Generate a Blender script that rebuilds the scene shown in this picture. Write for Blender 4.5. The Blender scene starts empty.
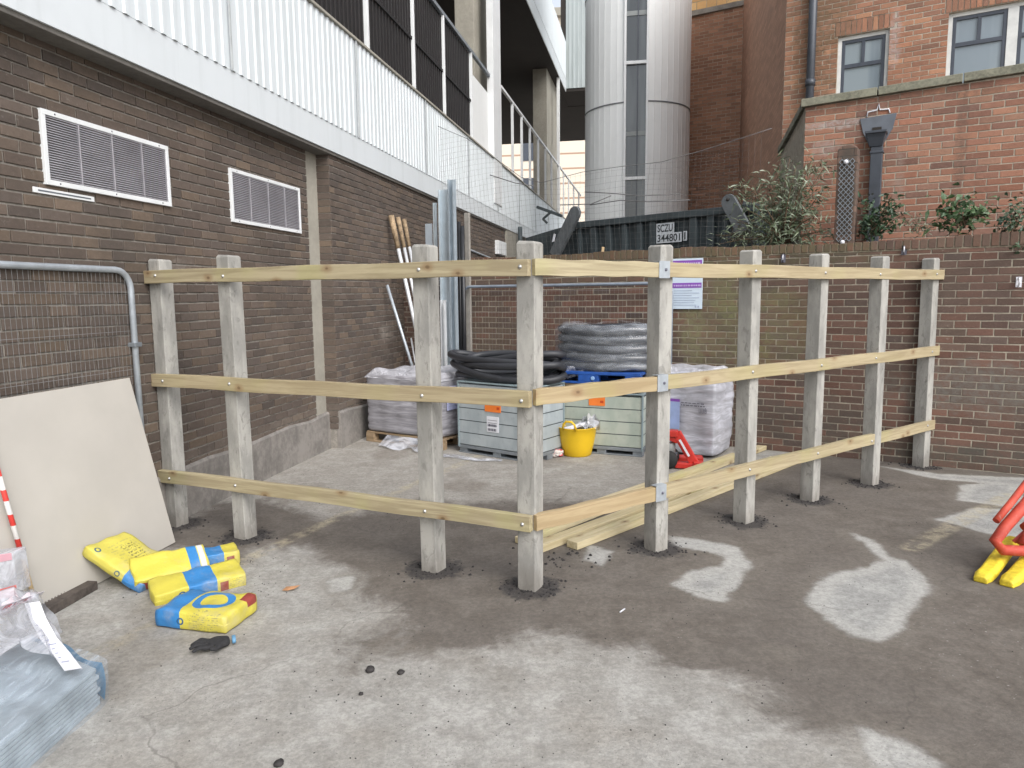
import bpy, bmesh, math, random
import numpy as np
from mathutils import Vector, Matrix
random.seed(7); rng = np.random.default_rng(7)
SC = bpy.context.scene
COL = SC.collection
R = math.radians
# ------------------------------------------------------------------ camera
FPX, CH, CP, CR = 720.0, 1.65, R(7.0), R(-0.6)
cd = bpy.data.cameras.new('camera'); cam = bpy.data.objects.new('camera', cd); COL.objects.link(cam)
cd.sensor_width = 36; cd.lens = 36*FPX/1024; cd.clip_start = .05; cd.clip_end = 2000
cam.matrix_world = Matrix.Translation((0, 0, CH)) @ Matrix.Rotation(R(90)-CP, 4, 'X') @ Matrix.Rotation(CR, 4, 'Z')
SC.camera = cam

def ray(x, y):
    a, b = (x-512)/FPX, (384-y)/FPX
    c, s = math.cos(CR), math.sin(CR)
    a, b = a*c-b*s, a*s+b*c
    return np.array([a, math.cos(CP)+b*math.sin(CP), -math.sin(CP)+b*math.cos(CP)])
def g(x, y, z=0.0):
    r = ray(x, y); t = (z-CH)/r[2]; return np.array([r[0]*t, r[1]*t])
def wl(px, py, p0, d):
    r = ray(px, py)
    A = np.array([[r[0], -d[0]], [r[1], -d[1]]]); t, s = np.linalg.solve(A, np.array(p0, float))
    return float(s), float(CH+t*r[2])
def atY(px, py, Y):
    r = ray(px, py); t = Y/r[1]; return Vector((r[0]*t, Y, CH+t*r[2]))

# ------------------------------------------------------------------ mesh builder
class MB:
    def __init__(s): s.v = []; s.f = []; s.sm = []
    def add(s, vs, fs, smooth=False):
        o = len(s.v); s.v += [tuple(map(float, v)) for v in vs]
        s.f += [tuple(o+i for i in f) for f in fs]; s.sm += [smooth]*len(fs); return s
    def box(s, x0, x1, y0, y1, z0, z1, M=None):
        vs = [Vector((x, y, z)) for z in (z0, z1) for y in (y0, y1) for x in (x0, x1)]
        if M is not None: vs = [M @ v for v in vs]
        return s.add(vs, [(0,2,3,1),(4,5,7,6),(0,1,5,4),(2,6,7,3),(0,4,6,2),(1,3,7,5)])
    def bar(s, a, b, w, h, up=(0,0,1)):
        a, b = Vector(a), Vector(b); d = (b-a).normalized(); up = Vector(up)
        if abs(d.dot(up)) > .98: up = Vector((1, 0, 0))
        x = d.cross(up).normalized(); y = x.cross(d).normalized()
        vs = [p + x*(i*w/2) + y*(j*h/2) for p in (a, b) for i, j in ((-1,-1),(1,-1),(1,1),(-1,1))]
        return s.add(vs, [(0,1,2,3),(7,6,5,4),(0,4,5,1),(1,5,6,2),(2,6,7,3),(3,7,4,0)])
    def tube(s, pts, r, n=10, caps=True, closed=False):
        pts = [Vector(p) for p in pts]; N = len(pts)
        rs = r if hasattr(r, '__len__') else [r]*N
        prev = None; vs = []
        for i, p in enumerate(pts):
            if closed: d = pts[(i+1) % N]-pts[i-1]
            else: d = pts[min(i+1, N-1)]-pts[max(i-1, 0)]
            d.normalize()
            if prev is None:
                u = Vector((0,0,1)) if abs(d.z) < .9 else Vector((1,0,0))
                x = d.cross(u).normalized()
            else:
                x = (prev - d*prev.dot(d)).normalized()
            prev = x; y = d.cross(x)
            for k in range(n):
                a = 2*math.pi*k/n; vs.append(p + (x*math.cos(a)+y*math.sin(a))*rs[i])
        fs = []
        for i in range(N if closed else N-1):
            j = (i+1) % N
            for k in range(n):
                k2 = (k+1) % n; fs.append((i*n+k, i*n+k2, j*n+k2, j*n+k))
        s.add(vs, fs, True)
        if caps and not closed:
            o = len(s.v)-len(vs)
            s.f.append(tuple(o+k for k in reversed(range(n)))); s.sm.append(False)
            s.f.append(tuple(o+(N-1)*n+k for k in range(n))); s.sm.append(False)
        return s
    def lathe(s, prof, n=24, M=None, smooth=True, a0=0, a1=2*math.pi):
        full = abs(a1-a0-2*math.pi) < 1e-6; m = n if full else n+1; vs = []
        for r, z in prof:
            for k in range(m):
                a = a0+(a1-a0)*k/n; v = Vector((r*math.cos(a), r*math.sin(a), z)); vs.append(M @ v if M else v)
        fs = []
        for i in range(len(prof)-1):
            for k in range(n):
                k2 = (k+1) % m; fs.append((i*m+k, i*m+k2, (i+1)*m+k2, (i+1)*m+k))
        return s.add(vs, fs, smooth)
    def prism(s, poly, thick, M=None):
        """poly in XZ plane, extruded along +y"""
        n = len(poly); vs = [Vector((p[0], y, p[1])) for y in (0, thick) for p in poly]
        if M is not None: vs = [M @ v for v in vs]
        return s.add(vs, [tuple(range(n)), tuple(range(2*n-1, n-1, -1))] + [(i, i+n, (i+1) % n+n, (i+1) % n) for i in range(n)])
    def mesh(s, name):
        me = bpy.data.meshes.new(name); me.from_pydata(s.v, [], s.f); me.update()
        me.polygons.foreach_set('use_smooth', s.sm)
        bm = bmesh.new(); bm.from_mesh(me); bmesh.ops.recalc_face_normals(bm, faces=bm.faces); bm.to_mesh(me); bm.free()
        return me
    def build(s, name, mat, parent=None, bevel=0, seg=2, sub=0):
        me = s.mesh(name); me.materials.append(mat); return link(name, me, parent, bevel, seg, sub)
def link(name, me, parent=None, bevel=0, seg=2, sub=0):
    o = bpy.data.objects.new(name, me); COL.objects.link(o)
    if parent: o.parent = parent
    if bevel:
        b = o.modifiers.new('bevel', 'BEVEL'); b.width = bevel; b.segments = seg; b.limit_method = 'ANGLE'; b.angle_limit = R(40)
    if sub:
        b = o.modifiers.new('sub', 'SUBSURF'); b.levels = b.render_levels = sub
    return o
def tag(o, label, cat, group=None, kind=None):
    if label: o['label'] = label
    if cat: o['category'] = cat
    if group: o['group'] = group
    if kind: o['kind'] = kind
    return o
def thing(name, label, cat, loc=(0,0,0), rz=0, group=None):
    o = bpy.data.objects.new(name, None); COL.objects.link(o); o.empty_display_size = .1
    o.location = loc; o.rotation_euler = (0, 0, rz); return tag(o, label, cat, group)
def M3(ux, uy, uz, o=(0,0,0)):
    m = Matrix.Identity(4)
    for i, u in enumerate((ux, uy, uz)):
        for k in range(3): m[k][i] = u[k]
    for k in range(3): m[k][3] = o[k]
    return m
def text_mb(txt, size, M, bold=0.0, fit=None):
    c = bpy.data.curves.new('t', 'FONT'); c.body = txt; c.size = size; c.offset = bold; c.align_x = 'CENTER'; c.align_y = 'CENTER'
    o = bpy.data.objects.new('t', c); COL.objects.link(o)
    dg = bpy.context.evaluated_depsgraph_get(); dg.update()
    me = bpy.data.meshes.new_from_object(o.evaluated_get(dg)); bpy.data.objects.remove(o); bpy.data.curves.remove(c)
    if fit:
        xs_ = [v.co.x for v in me.vertices]; ys_ = [v.co.y for v in me.vertices]; cx_, cy_ = (min(xs_)+max(xs_))/2, (min(ys_)+max(ys_))/2
        for v in me.vertices: v.co.x = (v.co.x-cx_)*fit[0]/(max(xs_)-min(xs_)); v.co.y = (v.co.y-cy_)*fit[1]/(max(ys_)-min(ys_))
    mb = MB(); mb.add([M @ v.co for v in me.vertices], [tuple(p.vertices) for p in me.polygons]); bpy.data.meshes.remove(me)
    return mb

# ------------------------------------------------------------------ node helpers
class NT:
    def __init__(s, name):
        s.m = bpy.data.materials.new(name); s.m.use_nodes = True; s.t = s.m.node_tree; s.N = s.t.nodes; s.L = s.t.links
        s.N.clear(); s.out = s.N.new('ShaderNodeOutputMaterial'); s.b = s.N.new('ShaderNodeBsdfPrincipled')
        s.L.new(s.b.outputs[0], s.out.inputs[0])
        s.tc = s.N.new('ShaderNodeTexCoord'); s.obj = s.tc.outputs['Object']
    def put(s, sock, v):
        if isinstance(v, bpy.types.NodeSocket): s.L.new(v, sock)
        elif v is not None:
            if hasattr(v, '__len__') and len(v) == 3 and sock.type == 'RGBA': v = (*v, 1)
            sock.default_value = v
    def math(s, op, a, b=None, c=None, clamp=False):
        n = s.N.new('ShaderNodeMath'); n.operation = op; n.use_clamp = clamp
        s.put(n.inputs[0], a)
        if b is not None: s.put(n.inputs[1], b)
        if c is not None: s.put(n.inputs[2], c)
        return n.outputs[0]
    def mix(s, f, a, b, mode='MIX'):
        n = s.N.new('ShaderNodeMix'); n.data_type = 'RGBA'; n.blend_type = mode; n.clamp_factor = True
        s.put(n.inputs[0], f); s.put(n.inputs[6], a); s.put(n.inputs[7], b); return n.outputs[2]
    def noise(s, scale, detail=3, rough=.5, vec=None, dist=0):
        n = s.N.new('ShaderNodeTexNoise'); n.inputs['Scale'].default_value = scale; n.inputs['Detail'].default_value = detail
        n.inputs['Roughness'].default_value = rough; n.inputs['Distortion'].default_value = dist
        s.put(n.inputs['Vector'], vec or s.obj); return n.outputs['Fac']
    def vor(s, scale, vec=None, feat='F1', out='Distance', dim='3D'):
        n = s.N.new('ShaderNodeTexVoronoi'); n.feature = feat; n.voronoi_dimensions = dim; n.inputs['Scale'].default_value = scale
        s.put(n.inputs['Vector'], vec or s.obj); return n.outputs[out]
    def step(s, x, a, b):
        n = s.N.new('ShaderNodeMapRange'); n.interpolation_type = 'SMOOTHSTEP'
        s.put(n.inputs[0], x); s.put(n.inputs[1], a); s.put(n.inputs[2], b); n.inputs[3].default_value = 0; n.inputs[4].default_value = 1; return n.outputs[0]
    def sep(s, v=None):
        n = s.N.new('ShaderNodeSeparateXYZ'); s.put(n.inputs[0], v or s.obj); return n.outputs
    def comb(s, x=0, y=0, z=0):
        n = s.N.new('ShaderNodeCombineXYZ'); s.put(n.inputs[0], x); s.put(n.inputs[1], y); s.put(n.inputs[2], z); return n.outputs[0]
    def scale(s, sx, sy, sz, v=None, loc=(0,0,0)):
        n = s.N.new('ShaderNodeMapping'); s.put(n.inputs[0], v or s.obj); n.inputs['Scale'].default_value = (sx, sy, sz); n.inputs['Location'].default_value = loc; return n.outputs[0]
    def bump(s, h, strength=.5, dist=.01, prev=None):
        n = s.N.new('ShaderNodeBump'); n.inputs['Strength'].default_value = strength; n.inputs['Distance'].default_value = dist
        s.put(n.inputs['Height'], h)
        if prev is not None: s.put(n.inputs['Normal'], prev)
        return n.outputs[0]
    def attr(s, name):
        n = s.N.new('ShaderNodeAttribute'); n.attribute_name = name; return n.outputs['Fac']
    def fin(s, col=None, rough=None, normal=None, metal=None, **k):
        s.put(s.b.inputs['Base Color'], col); s.put(s.b.inputs['Roughness'], rough); s.put(s.b.inputs['Normal'], normal); s.put(s.b.inputs['Metallic'], metal)
        for a, v in k.items(): s.put(s.b.inputs[a.replace('_', ' ')], v)
        return s.m
MATS = {}
def simple(name, col, rough=.6, metal=0, var=.15, nscale=8, bump=.15, bscale=60, **k):
    if name in MATS: return MATS[name]
    t = NT(name); n = t.noise(nscale, 4, .6); n2 = t.noise(nscale*.23, 2)
    f = t.math('ADD', t.math('MULTIPLY', n, .7), t.math('MULTIPLY', n2, .5))
    c = t.mix(t.step(f, .35, .85), tuple(x*(1-var) for x in col), tuple(min(1, x*(1+var)) for x in col))
    rr = t.math('MULTIPLY_ADD', n, .2, rough-.1)
    MATS[name] = t.fin(c, rr, t.bump(t.noise(bscale, 2), bump, .004), metal, **k); return MATS[name]

# ------------------------------------------------------------------ brick
def brick(name, c1, c2, c3, mortar, bw=.207, bh=.069, mw=.009, shift=(0,0), dark=(.5,.7), moss=None, swap=False, stain=None, raked=1.0, blend=0.0, blotch=None, patchy=.35):
    t = NT(name); X, Y, Z = t.sep()[:3]
    u = t.math('ADD', X, Y); u = t.math('ADD', u, shift[0]); v = t.math('ADD', Z, shift[1])
    # slight waviness of the courses
    wob = t.math('MULTIPLY', t.math('SUBTRACT', t.noise(1.3, 1), .5), .014)
    v2 = t.math('ADD', v, wob)
    vec = t.comb(u, v2, 0) if not swap else t.comb(v2, u, 0)
    edge = t.N.new('ShaderNodeTexNoise'); edge.inputs['Scale'].default_value = 28; edge.inputs['Detail'].default_value = 2; t.put(edge.inputs['Vector'], t.obj)
    mp = t.N.new('ShaderNodeVectorMath'); mp.operation = 'SCALE'; t.L.new(edge.outputs['Color'], mp.inputs[0]); mp.inputs['Scale'].default_value = .007
    va = t.N.new('ShaderNodeVectorMath'); va.operation = 'ADD'; t.L.new(vec, va.inputs[0]); t.L.new(mp.outputs[0], va.inputs[1]); vec = va.outputs[0]
    def br(ca, cb, off=(0,0), bias=0):
        n = t.N.new('ShaderNodeTexBrick'); n.inputs['Scale'].default_value = 1; n.inputs['Brick Width'].default_value = bw if not swap else .3
        n.inputs['Row Height'].default_value = bh; n.inputs['Mortar Size'].default_value = mw*.55; n.inputs['Mortar Smooth'].default_value = .35; n.inputs['Bias'].default_value = bias
        m = t.scale(1, 1, 1, vec, (off[0]*bw, off[1]*bh, 0))
        t.L.new(m, n.inputs['Vector']); t.put(n.inputs['Color1'], ca); t.put(n.inputs['Color2'], cb); t.put(n.inputs['Mortar'], (0,0,0)); return n
    a = br(c1, c2); b = br((0,0,0), (1,1,1), (40, 60)); c = br((0,0,0), (1,1,1), (80, 24))
    fb = t.math('GREATER_THAN', b.outputs[0], .62)
    mort = a.outputs['Fac']
    base = t.mix(t.math('MULTIPLY', fb, .75), a.outputs['Color'], c3)
    val = t.math('MULTIPLY_ADD', t.sep(c.outputs['Color'])[0], .45, .78)
    n1 = t.noise(45, 4, .65); n2 = t.noise(2.2, 3); n3 = t.noise(.7, 3, .6)
    val = t.math('MULTIPLY', val, t.math('MULTIPLY_ADD', n1, .5, .75))
    val = t.math('MULTIPLY', val, t.math('MULTIPLY_ADD', n2, patchy, 1-patchy/2))
    base = t.mix(1, base, t.comb(val, val, val), 'MULTIPLY')
    mc = t.mix(t.step(n2, .35, .7), mortar, tuple(x*.55 for x in mortar))
    mf = t.math('MULTIPLY', mort, t.math('MULTIPLY_ADD', t.noise(9, 2), 1.1, raked-.55, clamp=True), clamp=True)
    col = t.mix(mf, base, mc)
    if blend: col = t.mix(blend, col, c1)
    if blotch:   # list of (x, z, rx, rz, colour, strength)
        for bx, bz, rx, rz_, bc, st in blotch:
            d = t.math('ADD', t.math('POWER', t.math('DIVIDE', t.math('SUBTRACT', X, bx), rx), 2), t.math('POWER', t.math('DIVIDE', t.math('SUBTRACT', Z, bz), rz_), 2))
            d = t.math('ADD', d, t.math('MULTIPLY', t.math('SUBTRACT', t.noise(3.5, 4, .65), .5), 2.6))
            f = t.math('MULTIPLY', t.math('SUBTRACT', 1, t.step(d, .3, 1.15)), st)
            col = t.mix(f, col, t.mix(mf, bc, tuple(x*1.5+.02 for x in bc)))
    hgt = t.math('ADD', t.math('MULTIPLY', mort, -1), t.math('MULTIPLY', n1, .35))
    nb = t.bump(hgt, .8, .008)
    return t.fin(col, t.math('MULTIPLY_ADD', n1, .2, .75), nb)

BR_DARK = brick('dark_brown_brick', (.105,.070,.052), (.135,.094,.070), (.155,.105,.070), (.40,.365,.32), mw=.011, raked=.88, bw=.218, bh=.0705,
    blotch=[(2.9,1.2,.28,.12,(.25,.22,.19),.6),(4.9,2.5,.3,.3,(.22,.2,.17),.3),(-1.0,1.9,.2,.05,(.30,.27,.24),.35)])
MOSS = (.13,.125,.06)
BR_YARD = brick('old_red_brown_brick', (.135,.075,.057), (.165,.082,.060), (.105,.072,.056), (.36,.32,.25), mw=.010, raked=.95, patchy=.6,
    blotch=[(-2.2,1.3,.45,.6,MOSS,.55),(-1.45,1.25,.4,.55,MOSS,.5),(-3.6,1.9,1.6,.16,(.10,.09,.05),.5),(-1.9,1.95,1.6,.13,(.085,.08,.035),.65),
            (.35,.75,.85,.32,(.155,.15,.125),.6),(-1.9,.35,1.5,.35,(.085,.075,.06),.45),(.3,.12,1.2,.13,(.07,.07,.055),.6),(-.45,.8,.35,.25,(.13,.11,.09),.4),(-4.9,1.0,.9,.6,(.14,.115,.075),.3)])
BR_CAP = brick('old_brick_on_edge', (.14,.078,.05), (.12,.07,.05), (.10,.07,.05), (.22,.19,.13), bh=.069, mw=.009, swap=True, raked=.6, patchy=.6,
    blotch=[(-1.7,2.1,1.3,.3,(.09,.085,.035),.75),(-3.6,2.1,1.3,.3,(.085,.075,.035),.75)])
BR_RED = brick('orange_red_brick', (.30,.125,.085), (.25,.105,.075), (.20,.10,.08), (.48,.42,.35), mw=.011, raked=1.0, patchy=.35,
    blotch=[(-1.2,3.5,.6,.06,(.42,.38,.36),.8),(-1.3,3.25,.25,.12,(.36,.32,.30),.6),(.0,3.0,.07,1.2,(.12,.075,.055),.7),(-.55,2.6,.08,.6,(.30,.25,.22),.5),(-.6,3.75,1.5,.1,(.15,.085,.06),.7)])
BR_WIN = brick('upper_red_brick', (.29,.125,.085), (.25,.11,.08), (.33,.16,.10), (.46,.40,.33), mw=.011, raked=1.0, patchy=.4,
    blotch=[(-1.85,4.9,.42,.9,(.115,.075,.038),.85),(-1.8,5.7,.5,.6,(.13,.085,.04),.8),(-.85,5.15,.1,.5,(.42,.38,.38),.5)])
BR_FAR = brick('far_orange_brick', (.38,.20,.125), (.32,.165,.105), (.42,.23,.145), (.56,.46,.36), bw=.24, bh=.08, mw=.013, raked=1.0, patchy=.3)
BR_SIDE = brick('side_brown_brick', (.44,.245,.165), (.40,.225,.15), (.46,.26,.175), (.5,.35,.26), mw=.008, raked=.6, patchy=.45, blend=.35)
BR_SUN = brick('yellow_brick', (.55,.34,.15), (.5,.3,.13), (.6,.4,.2), (.45,.38,.28), bw=.26, bh=.2, mw=.016, raked=.8)


def brick2(name, cols, mortar, blotch=None, patchy=.4, rough=.85, mdark=.6, fine=.5, haze_=None):
    """two materials (brick faces, mortar) sharing the same blotches"""
    out = []
    for kind in ('brick', 'mortar'):
        t = NT(name+'_'+kind); X, Y, Z = t.sep()[:3]; n1 = t.noise(60, 4, .7); n2 = t.noise(2.2, 3); nm = t.noise(17, 4, .7)
        if kind == 'brick':
            ge = t.N.new('ShaderNodeNewGeometry'); rp = t.N.new('ShaderNodeValToRGB'); t.L.new(ge.outputs['Random Per Island'], rp.inputs[0]); cr = rp.color_ramp
            while len(cr.elements) < len(cols): cr.elements.new(.5)
            for k, c in enumerate(cols): cr.elements[k].position = k/(len(cols)-1); cr.elements[k].color = (*c, 1)
            base = rp.outputs[0]; r2 = t.math('FRACT', t.math('MULTIPLY', ge.outputs['Random Per Island'], 37.7)); val = t.math('MULTIPLY_ADD', r2, .35, .82)
        else:
            base = t.mix(t.step(nm, .35, .65), mortar, tuple(x*mdark for x in mortar)); val = 1.0
        val = t.math('MULTIPLY', val, t.math('MULTIPLY_ADD', n1, fine, 1-fine/2))
        val = t.math('MULTIPLY', val, t.math('MULTIPLY_ADD', nm, fine, 1-fine/2))
        val = t.math('MULTIPLY', val, t.math('MULTIPLY_ADD', n2, patchy, 1-patchy/2))
        col = t.mix(1, base, t.comb(val, val, val), 'MULTIPLY')
        if kind == 'brick': col = t.mix(t.math('MULTIPLY', t.step(t.noise(30, 5, .8), .60, .68), .35), col, tuple(x*.8 for x in mortar))
        for bx, bz, rx, rz_, bc, st in (blotch or []):
            d = t.math('ADD', t.math('POWER', t.math('DIVIDE', t.math('SUBTRACT', X, bx), rx), 2), t.math('POWER', t.math('DIVIDE', t.math('SUBTRACT', Z, bz), rz_), 2))
            d = t.math('ADD', d, t.math('MULTIPLY', t.math('SUBTRACT', t.noise(4.5, 6, .75), .5), 4.5))
            f = t.math('MULTIPLY', t.math('SUBTRACT', 1, t.step(d, .1, 1.3)), st*(1 if kind == 'brick' else .7)); f = t.math('MULTIPLY', f, t.math('MULTIPLY_ADD', t.step(t.noise(19, 5, .75), .36, .60), .75, .25)); col = t.mix(f, col, bc)
        out.append(t.fin(col, rough, t.bump(t.math('ADD', n1, nm), .5, .004)))
    return out
def brickwall(name, mats, root, regs, bw=.207, bh=.069, j=.010, rec=.006, holes=(), zt=None, back=.12, extra=None, seed=1, vj=None, endj=.0):
    """regs: (s0, s1, yface, z0, z1). real bricks standing proud of one mortar bed"""
    r_ = random.Random(seed); mb = MB(); vj = vj or j; nf = []
    for (s0, s1, yf, z0, z1) in regs:
        k0 = int(z0/bh)
        for k in range(k0, int(z1/bh)+1):
            za = k*bh+vj/2; zb = (k+1)*bh-vj/2; zb = min(zb, z1-.002)
            if zb-za < .012 or za < z0: continue
            x = s0-(bw*.5 if k % 2 else 0)-bw*2+(r_.random()-.5)*.012; 
            x = s0 + ((x-s0) % bw) - bw
            while x < s1:
                a = max(x+j/2, s0+endj*r_.random()); b = min(x+bw-j/2, s1-endj*r_.random()); x += bw
                if b-a < .02: continue
                zc = (za+zb)/2; cc_ = [(a, b)]
                for h in holes:
                    if h[2]-.01 < zc < h[3]+.01:
                        nn = []
                        for (p, q) in cc_:
                            if q <= h[0] or p >= h[1]: nn.append((p, q)); continue
                            if p < h[0]-.02: nn.append((p, h[0]))
                            if q > h[1]+.02: nn.append((h[1], q))
                        cc_ = nn
                for (p, q) in cc_:
                    if q-p < .02: continue
                    if zt is not None:
                        if za > zt((p+q)/2)-.02: continue
                        zb2 = min(zb, zt((p+q)/2)-.003)
                    else: zb2 = zb
                    w = .004*math.sin((p+q)*1.1+k*.35); d = yf-rec+r_.uniform(-.0015,.0015); q_ = lambda v=.0018: r_.uniform(-v, v); c = .0025
                    P = [(p+q_(), za+w+q_()), (q+q_(), za+w+q_()), (q+q_(), zb2+w+q_()), (p+q_(), zb2+w+q_())]
                    vs = [(u, yf+.004, v) for u, v in P] + [(u, d+c, v) for u, v in P] + [(P[0][0]+c, d, P[0][1]+c), (P[1][0]-c, d, P[1][1]+c), (P[2][0]-c, d, P[2][1]-c), (P[3][0]+c, d, P[3][1]-c)]
                    mb.add(vs, [(8,9,10,11)]+[(i, (i+1)%4, (i+1)%4+4, i+4) for i in range(4)]+[(i+4, (i+1)%4+4, (i+1)%4+8, i+8) for i in range(4)]); nf += [0]*9
    for f in (extra or []):
        n0 = len(mb.f); f(mb); nf += [1]*(len(mb.f)-n0)
    me = mb.mesh(name); me.materials.append(mats[0]); me.materials.append(mats[1]); me.polygons.foreach_set('material_index', nf); return link(name, me, root)
def concrete(name, col, dark=.5, sc=3, streak=False, rough=.85, grime=.5):
    t = NT(name); n = t.noise(sc, 5, .65); n2 = t.noise(sc*9, 4, .7); v = t.scale(14, 14, 1.1) if streak else None
    f = t.math('ADD', t.math('MULTIPLY', n, .6), t.math('MULTIPLY', n2, .4))
    c = t.mix(t.step(f, .38, .62), tuple(x*dark for x in col), col)
    if streak:
        ns = t.noise(1, 4, .6, v); c = t.mix(t.math('MULTIPLY', t.step(ns, .5, .72), grime), c, tuple(x*.35 for x in col))
    pits = t.step(t.vor(55), .0, .12)
    c = t.mix(t.math('MULTIPLY', t.math('SUBTRACT', 1, pits), .4), c, tuple(x*.4 for x in col))
    return t.fin(c, rough, t.bump(n2, .35, .004))
CONC = concrete('grey_concrete', (.33,.31,.28), .72)
CONC_PL = concrete('plinth_render', (.27,.25,.23), .6, 2.2, True, grime=.35)
CONC_COL = concrete('column_concrete', (.36,.34,.29), .8, 2)
COPE = concrete('mossy_coping_stone', (.27,.265,.20), .5, 4)
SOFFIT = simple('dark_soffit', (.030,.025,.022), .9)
def post_mat():
    t = NT('post_concrete'); oi = t.N.new('ShaderNodeObjectInfo'); rnd = oi.outputs['Random']
    v = t.N.new('ShaderNodeVectorMath'); v.operation = 'ADD'; t.L.new(t.obj, v.inputs[0]); t.L.new(t.comb(t.math('MULTIPLY', rnd, 31), 0, t.math('MULTIPLY', rnd, 17)), v.inputs[1]); v = v.outputs[0]
    n = t.noise(5, 5, .65, t.scale(1.6, 1.6, .55, v)); n2 = t.noise(70, 4, .7, v); n3 = t.noise(11, 5, .7, t.scale(1.3, 1.3, .5, v), 1.2)
    c = t.mix(t.step(n, .36, .66), (.265,.26,.243), (.40,.39,.362))
    c = t.mix(t.math('MULTIPLY', t.step(n3, .55, .64), .5), c, (.165,.16,.148))
    c = t.mix(t.math('MULTIPLY', t.step(t.noise(23, 4, .7, t.scale(1, 1, .35, v)), .62, .69), .5), c, (.12,.115,.105))
    c = t.mix(t.math('MULTIPLY', t.step(n2, .56, .7), .3), c, (.2,.19,.17))
    z = t.sep()[2]; c = t.mix(t.math('MULTIPLY', t.math('SUBTRACT', 1, t.step(t.math('ADD', z, t.math('MULTIPLY', n, .25)), .12, .3)), .5), c, (.16,.14,.12))
    return t.fin(c, .88, t.bump(t.math('ADD', n2, t.math('MULTIPLY', n3, .7)), .4, .003))
POST = post_mat()
def wood_mat(name, c1, c2, knot, ring=1):
    t = NT(name); oi = t.N.new('ShaderNodeObjectInfo'); rnd = oi.outputs['Random']
    v = t.N.new('ShaderNodeVectorMath'); v.operation = 'ADD'; t.L.new(t.obj, v.inputs[0]); t.L.new(t.comb(t.math('MULTIPLY', rnd, 23), t.math('MULTIPLY', rnd, 7), t.math('MULTIPLY', rnd, 3)), v.inputs[1]); v = v.outputs[0]
    grain = t.noise(1, 4, .6, t.scale(1.6, 30, 30, v), .8); fine = t.noise(1, 3, .7, t.scale(9, 220, 220, v)); big = t.noise(2.5, 2, .5, v)
    c = t.mix(t.step(grain, .35, .66), c1, c2); c = t.mix(t.math('MULTIPLY', t.step(fine, .5, .75), .25), c, tuple(x*.5 for x in c1))
    c = t.mix(t.math('MULTIPLY', t.step(big, .5, .75), .45), c, tuple(x*y for x, y in zip(c2, (.85,.95,.62))))
    _k = t.sep(v); kd = t.vor(2.4, t.comb(_k[0], t.math('MULTIPLY', t.math('ADD', _k[1], _k[2]), 1.6), 0), dim='2D'); kn = t.math('ADD', kd, t.math('MULTIPLY', t.math('SUBTRACT', t.noise(30, 2), .5), .05))
    c = t.mix(t.math('MULTIPLY', t.math('SUBTRACT', 1, t.step(kn, .04, .15)), .55), c, knot)
    c = t.mix(t.math('MULTIPLY', t.math('SUBTRACT', 1, t.step(kn, .015, .05)), .7), c, tuple(x*.4 for x in knot))
    c = t.mix(t.math('MULTIPLY', t.step(rnd, .0, 1.0), .12), c, (.38,.24,.12))
    return t.fin(c, .7, t.bump(t.math('ADD', grain, fine), .25, .002))
WOOD = wood_mat('treated_pine', (.30,.25,.155), (.43,.37,.24), (.22,.125,.055))
PALW = wood_mat('pallet_wood', (.24,.17,.10), (.34,.25,.16), (.14,.08,.05))
POLEW = wood_mat('stake_wood', (.42,.3,.17), (.5,.38,.22), (.2,.12,.06))
GALV = simple('galvanised_steel', (.42,.46,.50), .38, .4, .15, 20, .1)
GALVD = simple('dull_grey_steel', (.27,.30,.33), .5, .5, .2, 12, .1)
BOLT = simple('zinc_bolt', (.50,.50,.49), .45, .5)
WHITEP = simple('white_paint', (.72,.74,.75), .45, 0, .06, 6, .05)
ALU = simple('white_pole_paint', (.66,.68,.70), .4, .3, .1)
RUST = simple('rusty_end', (.33,.24,.15), .9, 0, .6, 25, .9)
FASC = None
def clad_mat(name, col, streak=.4, rough=.45):
    t = NT(name); n = t.noise(1, 4, .6, t.scale(7, 7, .5)); n2 = t.noise(3, 4); n3 = t.noise(60, 3)
    c = t.mix(t.math('MULTIPLY', t.step(n, .45, .75), streak), col, tuple(x*y for x, y in zip(col, (.66,.68,.66))))
    c = t.mix(t.math('MULTIPLY', t.step(n2, .5, .8), .2), c, tuple(x*.75 for x in col))
    return t.fin(c, rough, t.bump(n3, .05, .002))
CLAD = clad_mat('pale_ribbed_cladding', (.62,.665,.69))
CLADT = clad_mat('tower_cladding', (.80,.82,.82), .10, .45)
FLASH = clad_mat('pale_flashing', (.63,.67,.695), .25)
DARKL = simple('dark_louvre', (.012,.011,.012), .7)
BLACKP = simple('black_plastic', (.018,.019,.022), .38, 0, .2, 10, .1)
BLACKR = simple('black_rubber', (.02,.02,.02), .75)
SKIPM = simple('dark_slate_steel', (.048,.062,.068), .55, .1, .3, 5, .3)
SKIPA = simple('arm_steel', (.15,.165,.175), .5, .4, .3, 12, .3)
PIPEM = simple('cast_iron_pipe', (.055,.063,.078), .45, .1, .2)
LEAD = simple('lead_sheet', (.13,.145,.17), .6, .2, .2)
FRAMEG = simple('slate_window_frame', (.055,.065,.085), .4)
FRAMEW = simple('white_window_surround', (.62,.63,.62), .5)
def glass_mat(name, c1, c2, sc=6):
    t = NT(name); n = t.noise(1, 2, .5, t.scale(sc, sc, .3)); c = t.mix(t.step(n, .4, .62), c1, c2)
    return t.fin(c, .12, None, 0, Specular_IOR_Level=.8)
GLASS = glass_mat('sky_curtain_glass', (.20,.245,.28), (.27,.32,.35))  # bluish sky reflection and pale curtains both put into the pane colour
GLASST = glass_mat('dark_stair_glass', (.03,.038,.042), (.08,.095,.10), 3)
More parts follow.
